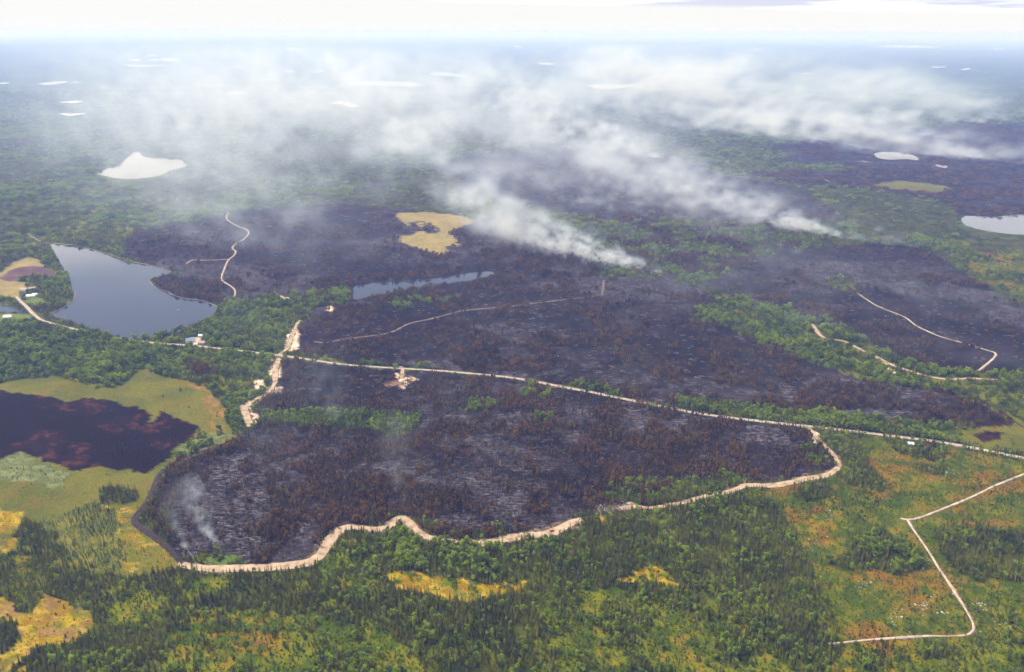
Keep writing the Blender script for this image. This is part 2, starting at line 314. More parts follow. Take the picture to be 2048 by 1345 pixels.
FAR = [(119,167,205,4,'slim white lake above another slim white lake, far left'), (118,172,229,5,'slim white lake, lower of the pair at far left'), (438,495,187,5,'bright wedge-shaped lake in the dark blue forest belt'),
 (248,328,132,4,'ragged bright lake below a longer lake, upper left'), (298,362,121,4,'long thin bright lake, upper left'), (258,283,121,3,'short bright lake beside the long thin one'), (290,314,112,3,'thin lake above the long bright one'),
 (75,137,167,5,'tapering pale lake, upper left'), (-10,20,168,3,'pale lake at the left edge'), (144,160,166,2,'faint sliver of water beside the tapering pale lake'), (125,140,86,3,'faint sliver of water close to the left horizon'),
 (468,495,135,3,'faint thin lake above the wedge-shaped lake'), (522,540,119,2,'faint short lake near smoke veil'), (525,555,160,3,'thin lake right of the wedge-shaped lake'), (573,592,144,3,'short pale lake at the veil edge'), (627,648,144,4,'short pale lake inside the veil edge'),
 (200,215,174,2,'faint spot of water in the dark blue belt'), (570,605,99,3,'faint thin lake near the horizon in the veil'), (658,720,209,9,'pale lake dimmed by the smoke veil'), (688,850,170,9,'long pale lake behind thick smoke'), (858,935,150,6,'thin pale lake behind the white smoke'),
 (1168,1290,172,8,'long pale lake behind the middle smoke'), (1075,1112,128,4,'thin bright lake above the middle smoke'), (1025,1045,94,3,'faint thin lake near the centre horizon'), (1740,1885,95,4,'long bright lake on the right horizon'), (1500,1525,100,3,'short lake left of the long horizon lake'),
 (1450,1470,107,3,'tiny lake in the blue distance, right of centre'), (1985,2010,99,3,'tiny lake right of the long horizon lake'), (1922,1942,139,3,'tiny bright lake in the blue distance, far right'), (1862,1892,135,3,'thin lake left of the tiny bright one, far right'), (1600,1625,148,3,'faint pond in the blue distance')]
lake_polys = {k: chaikin(P(v), 2) for k, v in LAKES.items()}
far_polys = []
for i, (x0, x1, y, t, lab) in enumerate(FAR):
    n = 26; a = np.linspace(0, 2 * np.pi, n, endpoint=False)
    cxp = (x0 + x1) / 2; hw = (x1 - x0) / 2
    rr = np.random.default_rng(100 + i)
    ph = rr.uniform(0, 6.28, 3)
    rad = 1 + 0.30 * np.sin(2 * a + ph[0]) + 0.22 * np.sin(3 * a + ph[1]) + 0.15 * np.sin(5 * a + ph[2])
    px = cxp + hw * np.cos(a); py = y + 0.5 * t * np.sin(a) * rad + (0.25 * t) * np.sin(2 * np.cos(a) + ph[1])
    far_polys.append(P(list(zip(px, py))))

# ------------------------------------------------------------------ roads and cleared lines: (name, label, material, [(px, py, width m)])
ROADS = [
 ('gravel_road', 'long pale gravel road crossing the burn from the sand clearing to the right edge', 'gravel',
  [(525,708,10),(560,712,11),(620,721,10),(680,731,9),(760,737,9),(870,743,9),(960,750,9),(1040,759,10),(1100,771,10),(1180,786,11),(1260,803,11),(1340,819,11),(1400,831,11),(1480,841,12),(1560,850,12),(1640,858,12),(1720,866,12),(1800,876,12),(1880,886,12),(1960,900,12),(2048,918,12),(2160,941,12),(2300,970,12)]),
 ('gravel_road', 'pale road running down from the farm on the left', 'gravel', [(33,594,8),(42,604,10),(55,616,11),(66,628,10),(80,640,9),(100,646,8),(137,656,8),(170,663,8)]),
 ('gravel_road', 'short visible stretch of road in the woods south of the lake', 'gravel', [(230,676,8),(300,686,11),(345,689,11),(390,692,10),(440,698,10),(525,708,11)]),
 ('firebreak', 'wide pinkish sand firebreak winding along the front of the burn', 'sand',
  [(358,1128,8),(385,1136,12),(440,1140,15),(500,1138,14),(560,1136,15),(615,1130,16),(642,1116,17),(655,1090,17),(672,1068,16),(692,1056,15),(720,1057,13),(755,1064,13),(778,1056,13),(790,1043,13),(802,1036,13),(816,1045,14),(828,1062,13),(845,1075,12),(870,1083,12),(900,1087,12),(935,1091,15),(975,1090,15),(1015,1080,15),(1055,1073,16),(1090,1073,17),(1118,1062,16),(1150,1045,13),(1162,1041,8)]),
 ('firebreak', 'narrow dark stretch of the firebreak beside strewn logs', 'dirt', [(1158,1043,8),(1180,1035,6),(1200,1031,6),(1225,1030,6),(1245,1024,7)]),
 ('firebreak', 'pinkish firebreak climbing past the grey ash patch to the gravel road', 'sand',
  [(1240,1020,10),(1262,1014,11),(1300,1019,6),(1340,1012,7),(1365,1008,8),(1390,1000,10),(1420,993,10),(1450,988,11),(1475,981,11),(1488,972,12),(1510,973,11),(1545,974,13),(1580,967,13),(1615,959,13),(1650,954,11),(1672,942,9),(1680,934,7),(1672,918,7),(1660,905,7),(1650,895,6),(1640,886,6),(1632,876,9),(1625,866,7),(1612,856,6)]),
 ('firebreak', 'dark soil firebreak along the edge of the bog', 'dirt',
  [(365,1132,9),(345,1108,9),(325,1090,10),(300,1070,11),(275,1055,13),(268,1042,12),(280,1022,10),(298,1000,9),(308,975,10),(318,950,12),(335,934,12),(365,918,10),(400,905,8),(440,893,7),(475,878,7),(498,858,9)]),
 ('firebreak', 'sandy strip joining the sand patches up to the gravel road', 'sand', [(500,855,10),(492,835,13),(486,818,13),(506,804,11),(528,794,9),(545,780,9),(551,765,8),(550,748,13),(552,732,11),(558,718,10)]),
 ('dirt_track', 'pale track snaking through the burn east of the lake', 'track', [(497,395,5),(488,402,5),(492,410,4)]),
 ('dirt_track', 'winding pale track over the burnt hill behind the lake', 'track', [(458,428,6),(452,434,6),(456,444,6),(478,455,6),(494,460,6),(499,467,6),(488,480,6),(470,488,6),(463,498,6),(473,503,6),(468,512,6),(456,520,6),(450,535,6),(443,552,6),(443,562,6),(458,570,6),(471,580,5),(470,592,5),(462,604,5),(440,612,5)]),
 ('dirt_track', 'short pale spur track west of the winding track', 'track', [(456,519,5),(430,521,5),(400,521,5),(385,520,5),(372,528,6)]),
 ('dirt_track', 'pale track across the middle burn beside fallen grey trees', 'faint', [(628,684,4),(650,688,5),(680,680,5),(740,674,5),(785,667,6),(805,655,6),(825,646,6),(860,640,6),(895,630,6),(925,622,6),(970,618,6),(1010,615,6),(1040,612,6),(1075,607,5),(1120,602,5),(1165,597,4),(1204,592,4)]),
 ('dirt_track', 'faint sandy strip running up to the smoke', 'faint', [(1203,594,3),(1206,580,6),(1207,562,4)]),
 ('dirt_track', 'sandy lane from the farm road climbing to the burn edge', 'sand', [(556,712,7),(570,704,8),(578,690,8),(582,676,8),(590,664,7),(592,650,7),(600,642,6)]),
 ('dirt_track', 'pale access track dropping from the gravel road to the yard in the burn', 'sand', [(806,739,5),(805,748,6),(804,760,7)]),
 ('dirt_track', 'pale track on the black slope at the right', 'track', [(1715,588,4),(1735,602,5),(1755,615,5),(1785,626,6),(1812,636,6),(1830,652,6),(1855,664,6),(1880,675,6),(1912,684,6),(1945,694,6),(1975,703,6),(1992,708,6),(1990,716,6),(1975,730,6),(1955,745,6)]),
 ('dirt_track', 'orange sand track through the green wedge at the right', 'sand', [(1625,650,6),(1634,664,9),(1642,676,7),(1665,681,4),(1690,684,5),(1705,693,7),(1730,706,8),(1752,716,9),(1775,728,9),(1800,738,8),(1830,748,7),(1870,758,7),(1905,762,8),(1940,758,7),(1960,760,8),(1995,762,5)]),
 ('dirt_track', 'sandy branch off the orange track', 'sand', [(1765,722,8),(1772,736,10),(1785,746,10),(1804,757,7)]),
 ('dirt_track', 'sandy track from the right edge to the fork in the clearing', 'track', [(2300,850,6),(2150,910,6),(2048,950,6),(1995,970,6),(1960,988,5),(1920,1006,6),(1880,1022,5),(1845,1036,6),(1818,1043,7),(1800,1039,5)]),
 ('dirt_track', 'sandy track bending round the clearing to the bottom', 'track', [(1816,1043,6),(1824,1058,5),(1838,1078,4),(1855,1102,4),(1872,1130,4),(1888,1155,5),(1900,1172,6),(1914,1195,7),(1928,1216,5),(1940,1238,4),(1948,1255,4),(1944,1268,5),(1930,1274,4),(1895,1275,3),(1850,1274,5),(1820,1276,7),(1785,1278,6),(1740,1281,4),(1690,1286,4),(1655,1289,3)]),
 ('dirt_track', 'faint far track in the smoky burn', 'track', [(1470,355,6),(1560,356,6),(1640,357,6),(1665,367,6),(1680,377,6)]),
 ('dirt_track', 'faint pale loop of track in the far burn', 'track', [(1345,345,6),(1310,343,7),(1285,338,7),(1292,333,7),(1305,333,6)]),
 ('dirt_track', 'faint grassy track in the front burn', 'dirt', [(905,894,4),(930,890,4),(960,882,4),(985,875,4),(1010,860,5),(1035,846,5),(1060,832,4),(1100,818,4)]),
 ('dirt_track', 'brown cleared line at the right end of the burn', 'dirt', [(1940,790,7),(1975,808,8),(2005,826,8),(2035,850,8),(2060,862,7)]),
 ('sand_shore', 'thin pale sand shore on the north side of the blue lake', 'shore', [(56,470,6),(80,484,14),(97,487,5),(144,490,4),(205,504,4),(260,523,4),(311,533,6),(330,540,10),(347,547,6)]),
 ('sand_shore', 'thin sand shore along the burnt point', 'shore', [(297,562,5),(308,573,4),(318,581,4),(337,583,5),(342,590,5),(369,598,5),(397,600,5),(424,608,5),(437,616,6)]),
 ('sand_shore', 'pale curved shore below the farm woods', 'shore', [(100,627,4),(120,620,4),(137,610,4),(149,600,4),(151,584,3)]),
]
road_lines = []
for nm, lab, mt, pts in ROADS:
    p = P([(a, b) for a, b, w in pts]); w = np.array([c for a, b, c in pts], float) * {'track': .5, 'faint': .6, 'dirt': .62, 'gravel': .66, 'shore': .4, 'sand': .86}.get(mt, 1.0)
    q = chaikin(np.column_stack([p[:, 0], p[:, 1]]), 2, False)
    # width follows the same smoothing
    wq = chaikin(np.column_stack([w, w]), 2, False)[:, 0]
    seg = np.r_[0, np.cumsum(np.hypot(*np.diff(q, axis=0).T))]
    n = max(4, int(seg[-1] / 5))
    n = min(n, 420)
    s = np.linspace(0, seg[-1], n)
    road_lines.append(np.column_stack([np.interp(s, seg, q[:, 0]), np.interp(s, seg, q[:, 1]), np.interp(s, seg, wq)]))

def road_dist(x, y):
    """distance to the nearest road edge (negative on the road), large when far away"""
    d = np.full(x.shape, 99.0)
    for L in road_lines:
        x0, y0 = L[:, :2].min(0) - 30; x1, y1 = L[:, :2].max(0) + 30
        sel = np.nonzero((x > x0) & (x < x1) & (y > y0) & (y < y1))[0]
        if not len(sel):
            continue
        K = L[::1]
        xs = x[sel]; ys = y[sel]
        best = np.full(len(sel), 99.0)
        step = 12
        for k in range(0, len(K) - 1, step):
            Kk = K[k:k + step + 1]
            m = np.nonzero((xs > Kk[:, 0].min() - 30) & (xs < Kk[:, 0].max() + 30) & (ys > Kk[:, 1].min() - 30) & (ys < Kk[:, 1].max() + 30))[0]
            if not len(m):
                continue
            for a, b in zip(Kk[:-1], Kk[1:]):
                ex, ey = b[0] - a[0], b[1] - a[1]
                l2 = ex * ex + ey * ey + 1e-9
                t = np.clip(((xs[m] - a[0]) * ex + (ys[m] - a[1]) * ey) / l2, 0, 1)
                dd = np.hypot(xs[m] - a[0] - t * ex, ys[m] - a[1] - t * ey) - 0.5 * (a[2] + t * (b[2] - a[2]))
                best[m] = np.minimum(best[m], dd)
        d[sel] = np.minimum(d[sel], best)
    return d

def classify(x, y):
    n0 = fbm(x, y, 230, 4, 3)
    c = np.where(n0 > 0.56, DEC, MIX)
    c = np.where(fbm(x, y, 420, 3, 9) < 0.48, SPR, c)
    rr = np.hypot(x, y)
    wx = fbm(x, y, 26, 4, 21) - 0.5; wy = fbm(x, y, 26, 4, 22) - 0.5
    for i, (cls, poly, wob, alt, frac, size) in enumerate(M):
        k = wob * 3.2
        m = in_poly(x + wx * k, y + wy * k, poly)
        if not m.any():
            continue
        c[m] = cls
        if alt is not None and frac > 0:
            idx = np.nonzero(m)[0]
            n = fbm(x[idx], y[idx], size, 4, 40 + i)
            n = np.argsort(np.argsort(n)) / max(1, len(n)) if len(n) > 50 else n
            c[idx[n < frac]] = alt
    for k, poly in lake_polys.items():
        c[in_poly(x, y, poly)] = LAKE
    for poly in far_polys:
        c[in_poly(x, y, poly)] = LAKE
    return c

_lk = [(*p.mean(0), *(0.5 * (p.max(0) - p.min(0)))) for p in list(lake_polys.values()) + far_polys]
def height(x, y):
    r = np.hypot(x, y)
    z = 3.2 * fbm(x, y, 340, 3, 60)
    far = sstep(2800, 9000, r)
    z = z + far * 46 * np.maximum(0, fbm(x, y * 0.55, 1700, 4, 61) - 0.42)
    z = z + sstep(9000, 40000, r) * 190 * np.maximum(0, fbm(x, y * 0.4, 7000, 4, 62) - 0.48)
    for cx_, cy_, hx, hy in _lk:
        q = np.hypot((x - cx_) / (hx * 1.25 + 60), (y - cy_) / (hy * 1.25 + 60))
        z = z * sstep(0.75, 1.7, q)
    return z

# ------------------------------------------------------------------ material helpers
def new_mat(name):
    m = bpy.data.materials.new(name); m.use_nodes = True
    return m, m.node_tree, m.node_tree.nodes['Principled BSDF']
def nn(nt, t, **k):
    n = nt.nodes.new(t)
    for a, b in k.items():
        setattr(n, a, b)
    return n
def ramp(nt, stops):
    n = nt.nodes.new('ShaderNodeValToRGB')
    els = n.color_ramp.elements
    while len(els) < len(stops):
        els.new(0.5)
    for e_, (p_, c_) in zip(els, stops):
        e_.position = p_; e_.color = (*c_, 1) if len(c_) == 3 else c_
    return n
def simple(name, stops, scale, rough=0.9, detail=4, bump=0.0, spec=0.2):
    m, nt, b = new_mat(name)
    g = nn(nt, 'ShaderNodeNewGeometry'); t = nn(nt, 'ShaderNodeTexNoise')
    t.inputs['Scale'].default_value = scale; t.inputs['Detail'].default_value = detail
    nt.links.new(g.outputs['Position'], t.inputs['Vector'])
    r = ramp(nt, stops); nt.links.new(t.outputs[0], r.inputs[0]); nt.links.new(r.outputs[0], b.inputs['Base Color'])
    b.inputs['Roughness'].default_value = rough
    b.inputs['Specular IOR Level'].default_value = spec
    if bump:
        bp = nn(nt, 'ShaderNodeBump'); bp.inputs['Strength'].default_value = bump; bp.inputs['Distance'].default_value = 0.3
        nt.links.new(t.outputs[0], bp.inputs['Height']); nt.links.new(bp.outputs[0], b.inputs['Normal'])
    return m

# land: per-place colour from the survey, broken up by procedural grain; pale ash flecks on burnt land
land, nt, b = new_mat('land_cover')
g = nn(nt, 'ShaderNodeNewGeometry')
ac = nn(nt, 'ShaderNodeVertexColor', layer_name='cover')
aa = nn(nt, 'ShaderNodeAttribute', attribute_name='ash')
t1 = nn(nt, 'ShaderNodeTexNoise'); t1.inputs['Scale'].default_value = 0.42; t1.inputs['Detail'].default_value = 5; t1.inputs['Roughness'].default_value = 0.7
nt.links.new(g.outputs['Position'], t1.inputs['Vector'])
r1 = ramp(nt, [(0.25, (0.45, 0.45, 0.45)), (0.72, (1.6, 1.6, 1.6))])
nt.links.new(t1.outputs[0], r1.inputs[0])
mx = nn(nt, 'ShaderNodeMix', data_type='RGBA', blend_type='MULTIPLY'); mx.inputs[0].default_value = 1.0
nt.links.new(ac.outputs[0], mx.inputs[6]); nt.links.new(r1.outputs[0], mx.inputs[7])
t2 = nn(nt, 'ShaderNodeTexNoise'); t2.inputs['Scale'].default_value = 0.30; t2.inputs['Detail'].default_value = 6; t2.inputs['Roughness'].default_value = 0.78
mp = nn(nt, 'ShaderNodeMapping'); mp.inputs['Scale'].default_value = (0.38, 0.9, 1.0); mp.inputs['Location'].default_value = (31, 77, 0)
nt.links.new(g.outputs['Position'], mp.inputs['Vector']); nt.links.new(mp.outputs[0], t2.inputs['Vector'])
r2 = ramp(nt, [(0.46, (0, 0, 0)), (0.66, (1, 1, 1))])
nt.links.new(t2.outputs[0], r2.inputs[0])
fm = nn(nt, 'ShaderNodeMath', operation='MULTIPLY'); nt.links.new(r2.outputs[0], fm.inputs[0]); nt.links.new(aa.outputs['Fac'], fm.inputs[1])
mx2 = nn(nt, 'ShaderNodeMix', data_type='RGBA'); nt.links.new(fm.outputs[0], mx2.inputs[0]); nt.links.new(mx.outputs[2], mx2.inputs[6])
mx2.inputs[7].default_value = (0.165, 0.145, 0.158, 1)
nt.links.new(mx2.outputs[2], b.inputs['Base Color'])
b.inputs['Roughness'].default_value = 0.95; b.inputs['Specular IOR Level'].default_value = 0.05
bp = nn(nt, 'ShaderNodeBump'); bp.inputs['Strength'].default_value = 0.6; bp.inputs['Distance'].default_value = 0.8
nt.links.new(t1.outputs[0], bp.inputs['Height']); nt.links.new(bp.outputs[0], b.inputs['Normal'])

MAT = {}
MAT['sand'] = simple('pink_sand', [(0.30, (0.16, 0.105, 0.06)), (0.45, (0.36, 0.25, 0.155)), (0.74, (0.52, 0.39, 0.27))], 0.10, 0.95, 6, 0.5)
MAT['gravel'] = simple('pale_gravel', [(0.3, (0.30, 0.24, 0.18)), (0.7, (0.46, 0.39, 0.31))], 0.15, 0.95, 5, 0.3)
MAT['track'] = simple('track_sand', [(0.3, (0.30, 0.22, 0.15)), (0.65, (0.56, 0.45, 0.34))], 0.12, 0.95, 6, 0.3)
MAT['faint'] = simple('scorched_track', [(0.3, (0.07, 0.045, 0.035)), (0.65, (0.26, 0.19, 0.14))], 0.10, 0.95, 6, 0.3)
MAT['verge'] = simple('churned_soil', [(0.34, (0.035, 0.030, 0.012)), (0.5, (0.11, 0.075, 0.040)), (0.72, (0.24, 0.165, 0.105))], 0.30, 0.95, 6, 0.5)
MAT['dirt'] = simple('dark_soil', [(0.3, (0.012, 0.007, 0.008)), (0.6, (0.045, 0.026, 0.026)), (0.8, (0.16, 0.115, 0.095))], 0.35, 0.95, 6, 0.5)
MAT['shore'] = simple('shore_sand', [(0.3, (0.12, 0.09, 0.065)), (0.65, (0.28, 0.23, 0.17))], 0.1, 0.95, 5)
MAT['rock'] = simple('pale_rock', [(0.3, (0.30, 0.285, 0.27)), (0.7, (0.56, 0.55, 0.53))], 0.8, 0.9, 5, 0.4)
MAT['wall_w'] = simple('white_siding', [(0.3, (0.66, 0.66, 0.64)), (0.7, (0.80, 0.80, 0.78))], 0.6, 0.7)
MAT['roof_w'] = simple('white_metal_roof', [(0.3, (0.70, 0.71, 0.73)), (0.7, (0.82, 0.82, 0.83))], 0.4, 0.4)
MAT['roof_p'] = simple('faded_red_roof', [(0.3, (0.40, 0.24, 0.20)), (0.7, (0.56, 0.38, 0.33))], 0.4, 0.7)
MAT['roof_b'] = simple('blue_metal_roof', [(0.3, (0.16, 0.24, 0.38)), (0.7, (0.30, 0.38, 0.50))], 0.4, 0.4)
MAT['glass'] = simple('window_glass', [(0.3, (0.03, 0.04, 0.05)), (0.7, (0.06, 0.07, 0.08))], 0.5, 0.1, 2, 0, 0.5)
MAT['door'] = simple('door_paint', [(0.3, (0.16, 0.10, 0.07)), (0.7, (0.22, 0.14, 0.10))], 1.0, 0.6)
MAT['paint_w'] = simple('white_paint', [(0.3, (0.72, 0.72, 0.72)), (0.7, (0.80, 0.80, 0.80))], 0.8, 0.35, 3, 0, 0.5)
MAT['paint_r'] = simple('red_paint', [(0.3, (0.40, 0.06, 0.04)), (0.7, (0.48, 0.08, 0.05))], 0.8, 0.35, 3, 0, 0.5)
MAT['rubber'] = simple('tyre_rubber', [(0.3, (0.015, 0.015, 0.015)), (0.7, (0.03, 0.03, 0.03))], 2.0, 0.9)
MAT['logwood'] = simple('weathered_wood', [(0.3, (0.30, 0.22, 0.17)), (0.7, (0.50, 0.42, 0.36))], 0.7, 0.9)

water, nt, b = new_mat('lake_water')
b.inputs['Base Color'].default_value = (0.008, 0.013, 0.032, 1)
b.inputs['Roughness'].default_value = 0.07; b.inputs['IOR'].default_value = 1.333
g = nn(nt, 'ShaderNodeNewGeometry'); t = nn(nt, 'ShaderNodeTexNoise'); t.inputs['Scale'].default_value = 0.35; t.inputs['Detail'].default_value = 3
wm = nn(nt, 'ShaderNodeMapping'); wm.inputs['Scale'].default_value = (0.35, 1.0, 1.0); wm.inputs['Rotation'].default_value = (0, 0, 0.3)
wp = nn(nt, 'ShaderNodeTexNoise'); wp.inputs['Scale'].default_value = 0.012; wp.inputs['Detail'].default_value = 5
nt.links.new(g.outputs['Position'], wm.inputs['Vector']); nt.links.new(wm.outputs[0], wp.inputs['Vector'])
wr = nn(nt, 'ShaderNodeMapRange'); wr.inputs[1].default_value = 0.35; wr.inputs[2].default_value = 0.68; wr.inputs[3].default_value = 0.03; wr.inputs[4].default_value = 0.10
nt.links.new(wp.outputs[0], wr.inputs[0]); nt.links.new(wr.outputs[0], b.inputs['Roughness'])
nt.links.new(g.outputs['Position'], t.inputs['Vector'])
bp = nn(nt, 'ShaderNodeBump'); bp.inputs['Strength'].default_value = 0.05; bp.inputs['Distance'].default_value = 0.2
nt.links.new(t.outputs[0], bp.inputs['Height']); nt.links.new(bp.outputs[0], b.inputs['Normal'])

# ------------------------------------------------------------------ object helpers
COL = sc.collection
def mesh_obj(name, verts, faces, mats, parent=None, face_mat=None, smooth=False):
    me = bpy.data.meshes.new(name)
    me.from_pydata([tuple(v) for v in verts], [], faces)
    for m in (mats if isinstance(mats, (list, tuple)) else [mats]):
        me.materials.append(m)
    if face_mat is not None:
        me.polygons.foreach_set('material_index', np.asarray(face_mat, np.int32))
    if smooth:
        me.polygons.foreach_set('use_smooth', np.ones(len(me.polygons), bool))
    me.update()
    o = bpy.data.objects.new(name, me)
    COL.objects.link(o)
    if parent is not None:
        o.parent = parent
    return o
def tag(o, label=None, cat=None, group=None, kind=None):
    if label: o['label'] = label
    if cat: o['category'] = cat
    if group: o['group'] = group
    if kind: o['kind'] = kind
    return o
def empty(name, loc, rz=0.0):
    o = bpy.data.objects.new(name, None); COL.objects.link(o)
    o.location = loc; o.rotation_euler = (0, 0, rz)
    o.empty_display_size = 2
    return o

# ------------------------------------------------------------------ the land
def build_land():
    th = np.concatenate([np.arange(-180, -46, 4.0), np.linspace(-46, -38, 16, endpoint=False), np.linspace(-38, 38, 400), np.linspace(38, 46, 17)[1:], np.arange(50, 180, 4.0)])
    th = np.radians(th)
    rad = [8.0, 60, 150, 260, 360, 430, 480, 520]
    while rad[-1] < 6200:
        rad.append(rad[-1] + max(2.9, rad[-1] * 0.0042))
    while rad[-1] < 40000:
        rad.append(rad[-1] * 1.016)
    while rad[-1] < 255000:
        rad.append(rad[-1] * 1.06)
    rad = np.array(rad)
    nr, nth = len(rad), len(th)
    RR, TT = np.meshgrid(rad, th, indexing='ij')
    x = (RR * np.sin(TT)).ravel(); y = (RR * np.cos(TT)).ravel()
    jit = (rng.random((2, len(x))) - 0.5) * np.clip(RR.ravel() * 0.0022, 0, 8)
    ok = RR.ravel() > 530
    x = x + jit[0] * ok; y = y + jit[1] * ok
    z = height(x, y)
    c = np.full(len(x), MIX)
    vis = (np.abs(TT.ravel()) < 0.85) & (RR.ravel() > 400)
    c[vis] = classify(x[vis], y[vis])
    z = np.where(c == LAKE, -2.5, z)
    # colour of the ground itself
    n1 = fbm(x, y, 18, 4, 71)[:, None]; n2 = fbm(x, y, 60, 3, 72)[:, None]; n3 = fbm(x, y, 7, 3, 73)[:, None]; n4 = fbm(x, y, 300, 4, 74)[:, None]
    def mixc(a, b, f): return np.asarray(a) * (1 - f) + np.asarray(b) * f
    pal = {
        MIX: mixc((.022, .036, .003), (.105, .112, .004), sstep(.35, .65, n1)),
        DEC: mixc((.018, .036, .007), (.060, .095, .012), sstep(.35, .65, n1)),
        SPR: mixc((.016, .023, .005), (.060, .065, .008), sstep(.35, .65, n1)),
        BURN: mixc(mixc((.0045, .0022, .0032), (.014, .0068, .0085), sstep(.4, .7, n1)), (.026, .017, .022), .7 * sstep(.5, .68, fbm(x * .6, y, 120, 4, 77)[:, None])),
        SCORCH: mixc((.007, .0045, .005), (.030, .015, .008), sstep(.4, .7, n1)),
        BOG: mixc(mixc((.074, .080, .009), (.112, .104, .010), sstep(.35, .65, n2)), (.135, .086, .012), .5 * sstep(.5, .7, n1)),
        PEAT: mixc(mixc((.0040, .0006, .0020), (.010, .0022, .0045), sstep(.4, .7, n2)), mixc((.022, .006, .005), (.075, .022, .012), sstep(.45, .6, n3)), .7 * sstep(.50, .60, mixc(n1, n3, .4)) * sstep(.47, .56, n2)),
        CLEAR: mixc(mixc((.042, .062, .003), (.118, .112, .004), sstep(.38, .62, mixc(n1, n3, .5))), mixc((.150, .048, .008), (.165, .092, .008), sstep(.4, .6, n3)), .9 * sstep(.51, .62, (n2 * .42 + n1 * .33 + n3 * .25))),
        MOSS: mixc(mixc(mixc((.20, .115, .003), (.31, .220, .003), sstep(.4, .6, mixc(n1, n3, .5))), (.09, .095, .008), .9 * sstep(.48, .58, mixc(n2, n1, .5))), (.38, .23, .05), .6 * sstep(.60, .72, n3)),
        FIELD: mixc((.20, .155, .050), (.26, .195, .068), sstep(.4, .6, n1)),
        SAND: mixc((.48, .33, .23), (.68, .52, .39), sstep(.4, .6, n1)),
        LAKE: np.ones((len(x), 1)) * np.array([.03, .03, .03]),
        BOGTREE: mixc((.075, .090, .016), (.14, .125, .016), sstep(.4, .6, n1)),
        SCRUB: mixc(mixc((.042, .068, .002), (.128, .132, .003), sstep(.38, .62, mixc(n1, n3, .4))), mixc((.150, .050, .007), (.200, .118, .005), sstep(.4, .6, n3)), .8 * sstep(.52, .64, (n2 * .4 + n1 * .35 + n3 * .25))),
        FBURN: mixc((.075, .040, .045), (.12, .065, .062), sstep(.4, .6, n1)),
        BOGORANGE: mixc((.145, .088, .018), (.22, .125, .034), sstep(.4, .6, mixc(n1, n3, .5))),
        BOGPALE: mixc((.085, .100, .028), (.145, .155, .058), sstep(.45, .6, n3)),
        LAWN: mixc((.075, .115, .016), (.11, .14, .02), sstep(.4, .6, n1)),
        DIRT: mixc((.06, .03, .02), (.20, .11, .07), sstep(.4, .6, n3)),
    }
    colr = np.zeros((len(x), 4), np.float32); colr[:, 3] = 1
    ash = np.zeros(len(x), np.float32)
    for k, v in pal.items():
        m = c == k
        if m.any():
            colr[m, :3] = np.broadcast_to(v, (len(x), 3))[m]
    # beyond the built trees the woods are a canopy seen from afar
    farw = sstep(5200, 6800, RR.ravel())[:, None]
    wood = (c == MIX) | (c == DEC) | (c == SPR)
    can = mixc((.022, .040, .012), (.060, .095, .020), sstep(.4, .62, fbm(x, y, 130, 4, 81)[:, None])) * (0.75 + 0.6 * sstep(.4, .65, n4))
    colr[wood, :3] = (colr[:, :3] * (1 - farw) + can * farw)[wood]
    ash[c == BURN] = (1.0 * sstep(.44, .60, fbm(x * .55, y, 150, 4, 75)) * (0.35 + 0.9 * sstep(.35, .6, fbm(x, y, 16, 3, 76))))[c == BURN]
    ash[c == SCORCH] = 0.12
    rr_ = RR.ravel()
    ash *= 1 - 0.4 * sstep(1300, 3400, rr_)
    idx = np.arange(nr * nth).reshape(nr, nth)
    a = idx[:-1, :]; bq = idx[1:, :]
    a2 = np.roll(a, -1, 1); b2 = np.roll(bq, -1, 1)
    quads = np.stack([a.ravel(), a2.ravel(), b2.ravel(), bq.ravel()], 1)
    qc = c[quads]
    bogset = np.isin(qc, [BOG, BOGORANGE, BOGPALE, BOGTREE]).sum(1) >= 3
    burnset = np.isin(qc, [BURN, SCORCH]).sum(1) >= 3
    peatset = (qc == PEAT).sum(1) >= 3
    mosset = (qc == MOSS).sum(1) >= 3
    groups = [('ground', ~(bogset | burnset | peatset | mosset)), ('burnt_ground', burnset), ('bog_field', bogset & ~burnset), ('burnt_peat_field', peatset), ('moss_ground', mosset)]
    labs = {'ground': 'land reaching to the horizon under the woods and scrub', 'burnt_ground': 'black burnt ground with pale ash across the middle of the photo', 'bog_field': 'olive green bog on the left',
            'burnt_peat_field': 'dark maroon burnt patch in the bog', 'moss_ground': 'bright yellow moss openings in the foreground woods'}
    P3 = np.column_stack([x, y, z]).astype(np.float32)
    for nm, msk in groups:
        q = quads[msk]
        if nm == 'ground':
            pass
        used, inv = np.unique(q, return_inverse=True)
        inv = inv.reshape(-1, 4)
        me = bpy.data.meshes.new(nm)
        nv = len(used)
        extra = 1 if nm == 'ground' else 0
        co = P3[used]
        if extra:
            co = np.vstack([co, [[0, 0, 0]]])
        me.vertices.add(len(co)); me.vertices.foreach_set('co', co.astype(np.float32).ravel())
        loops = inv[:, ::-1].ravel()
        starts = np.arange(len(inv)) * 4; tot = np.full(len(inv), 4)
        if extra:
            look = {int(u): i for i, u in enumerate(used[:nth + 5])}
            ring = [look[int(k)] for k in idx[0]]
            tri = []
            for k in range(nth):
                tri += [nv, ring[(k + 1) % nth], ring[k]]
            starts = np.r_[starts, len(loops) + np.arange(nth) * 3]; tot = np.r_[tot, np.full(nth, 3)]
            loops = np.r_[loops, tri]
        me.loops.add(len(loops)); me.loops.foreach_set('vertex_index', loops.astype(np.int32))
        me.polygons.add(len(starts)); me.polygons.foreach_set('loop_start', starts.astype(np.int32))
        me.polygons.foreach_set('use_smooth', np.ones(len(starts), bool))
        me.update(calc_edges=True)
        ca = me.color_attributes.new('cover', 'FLOAT_COLOR', 'POINT')
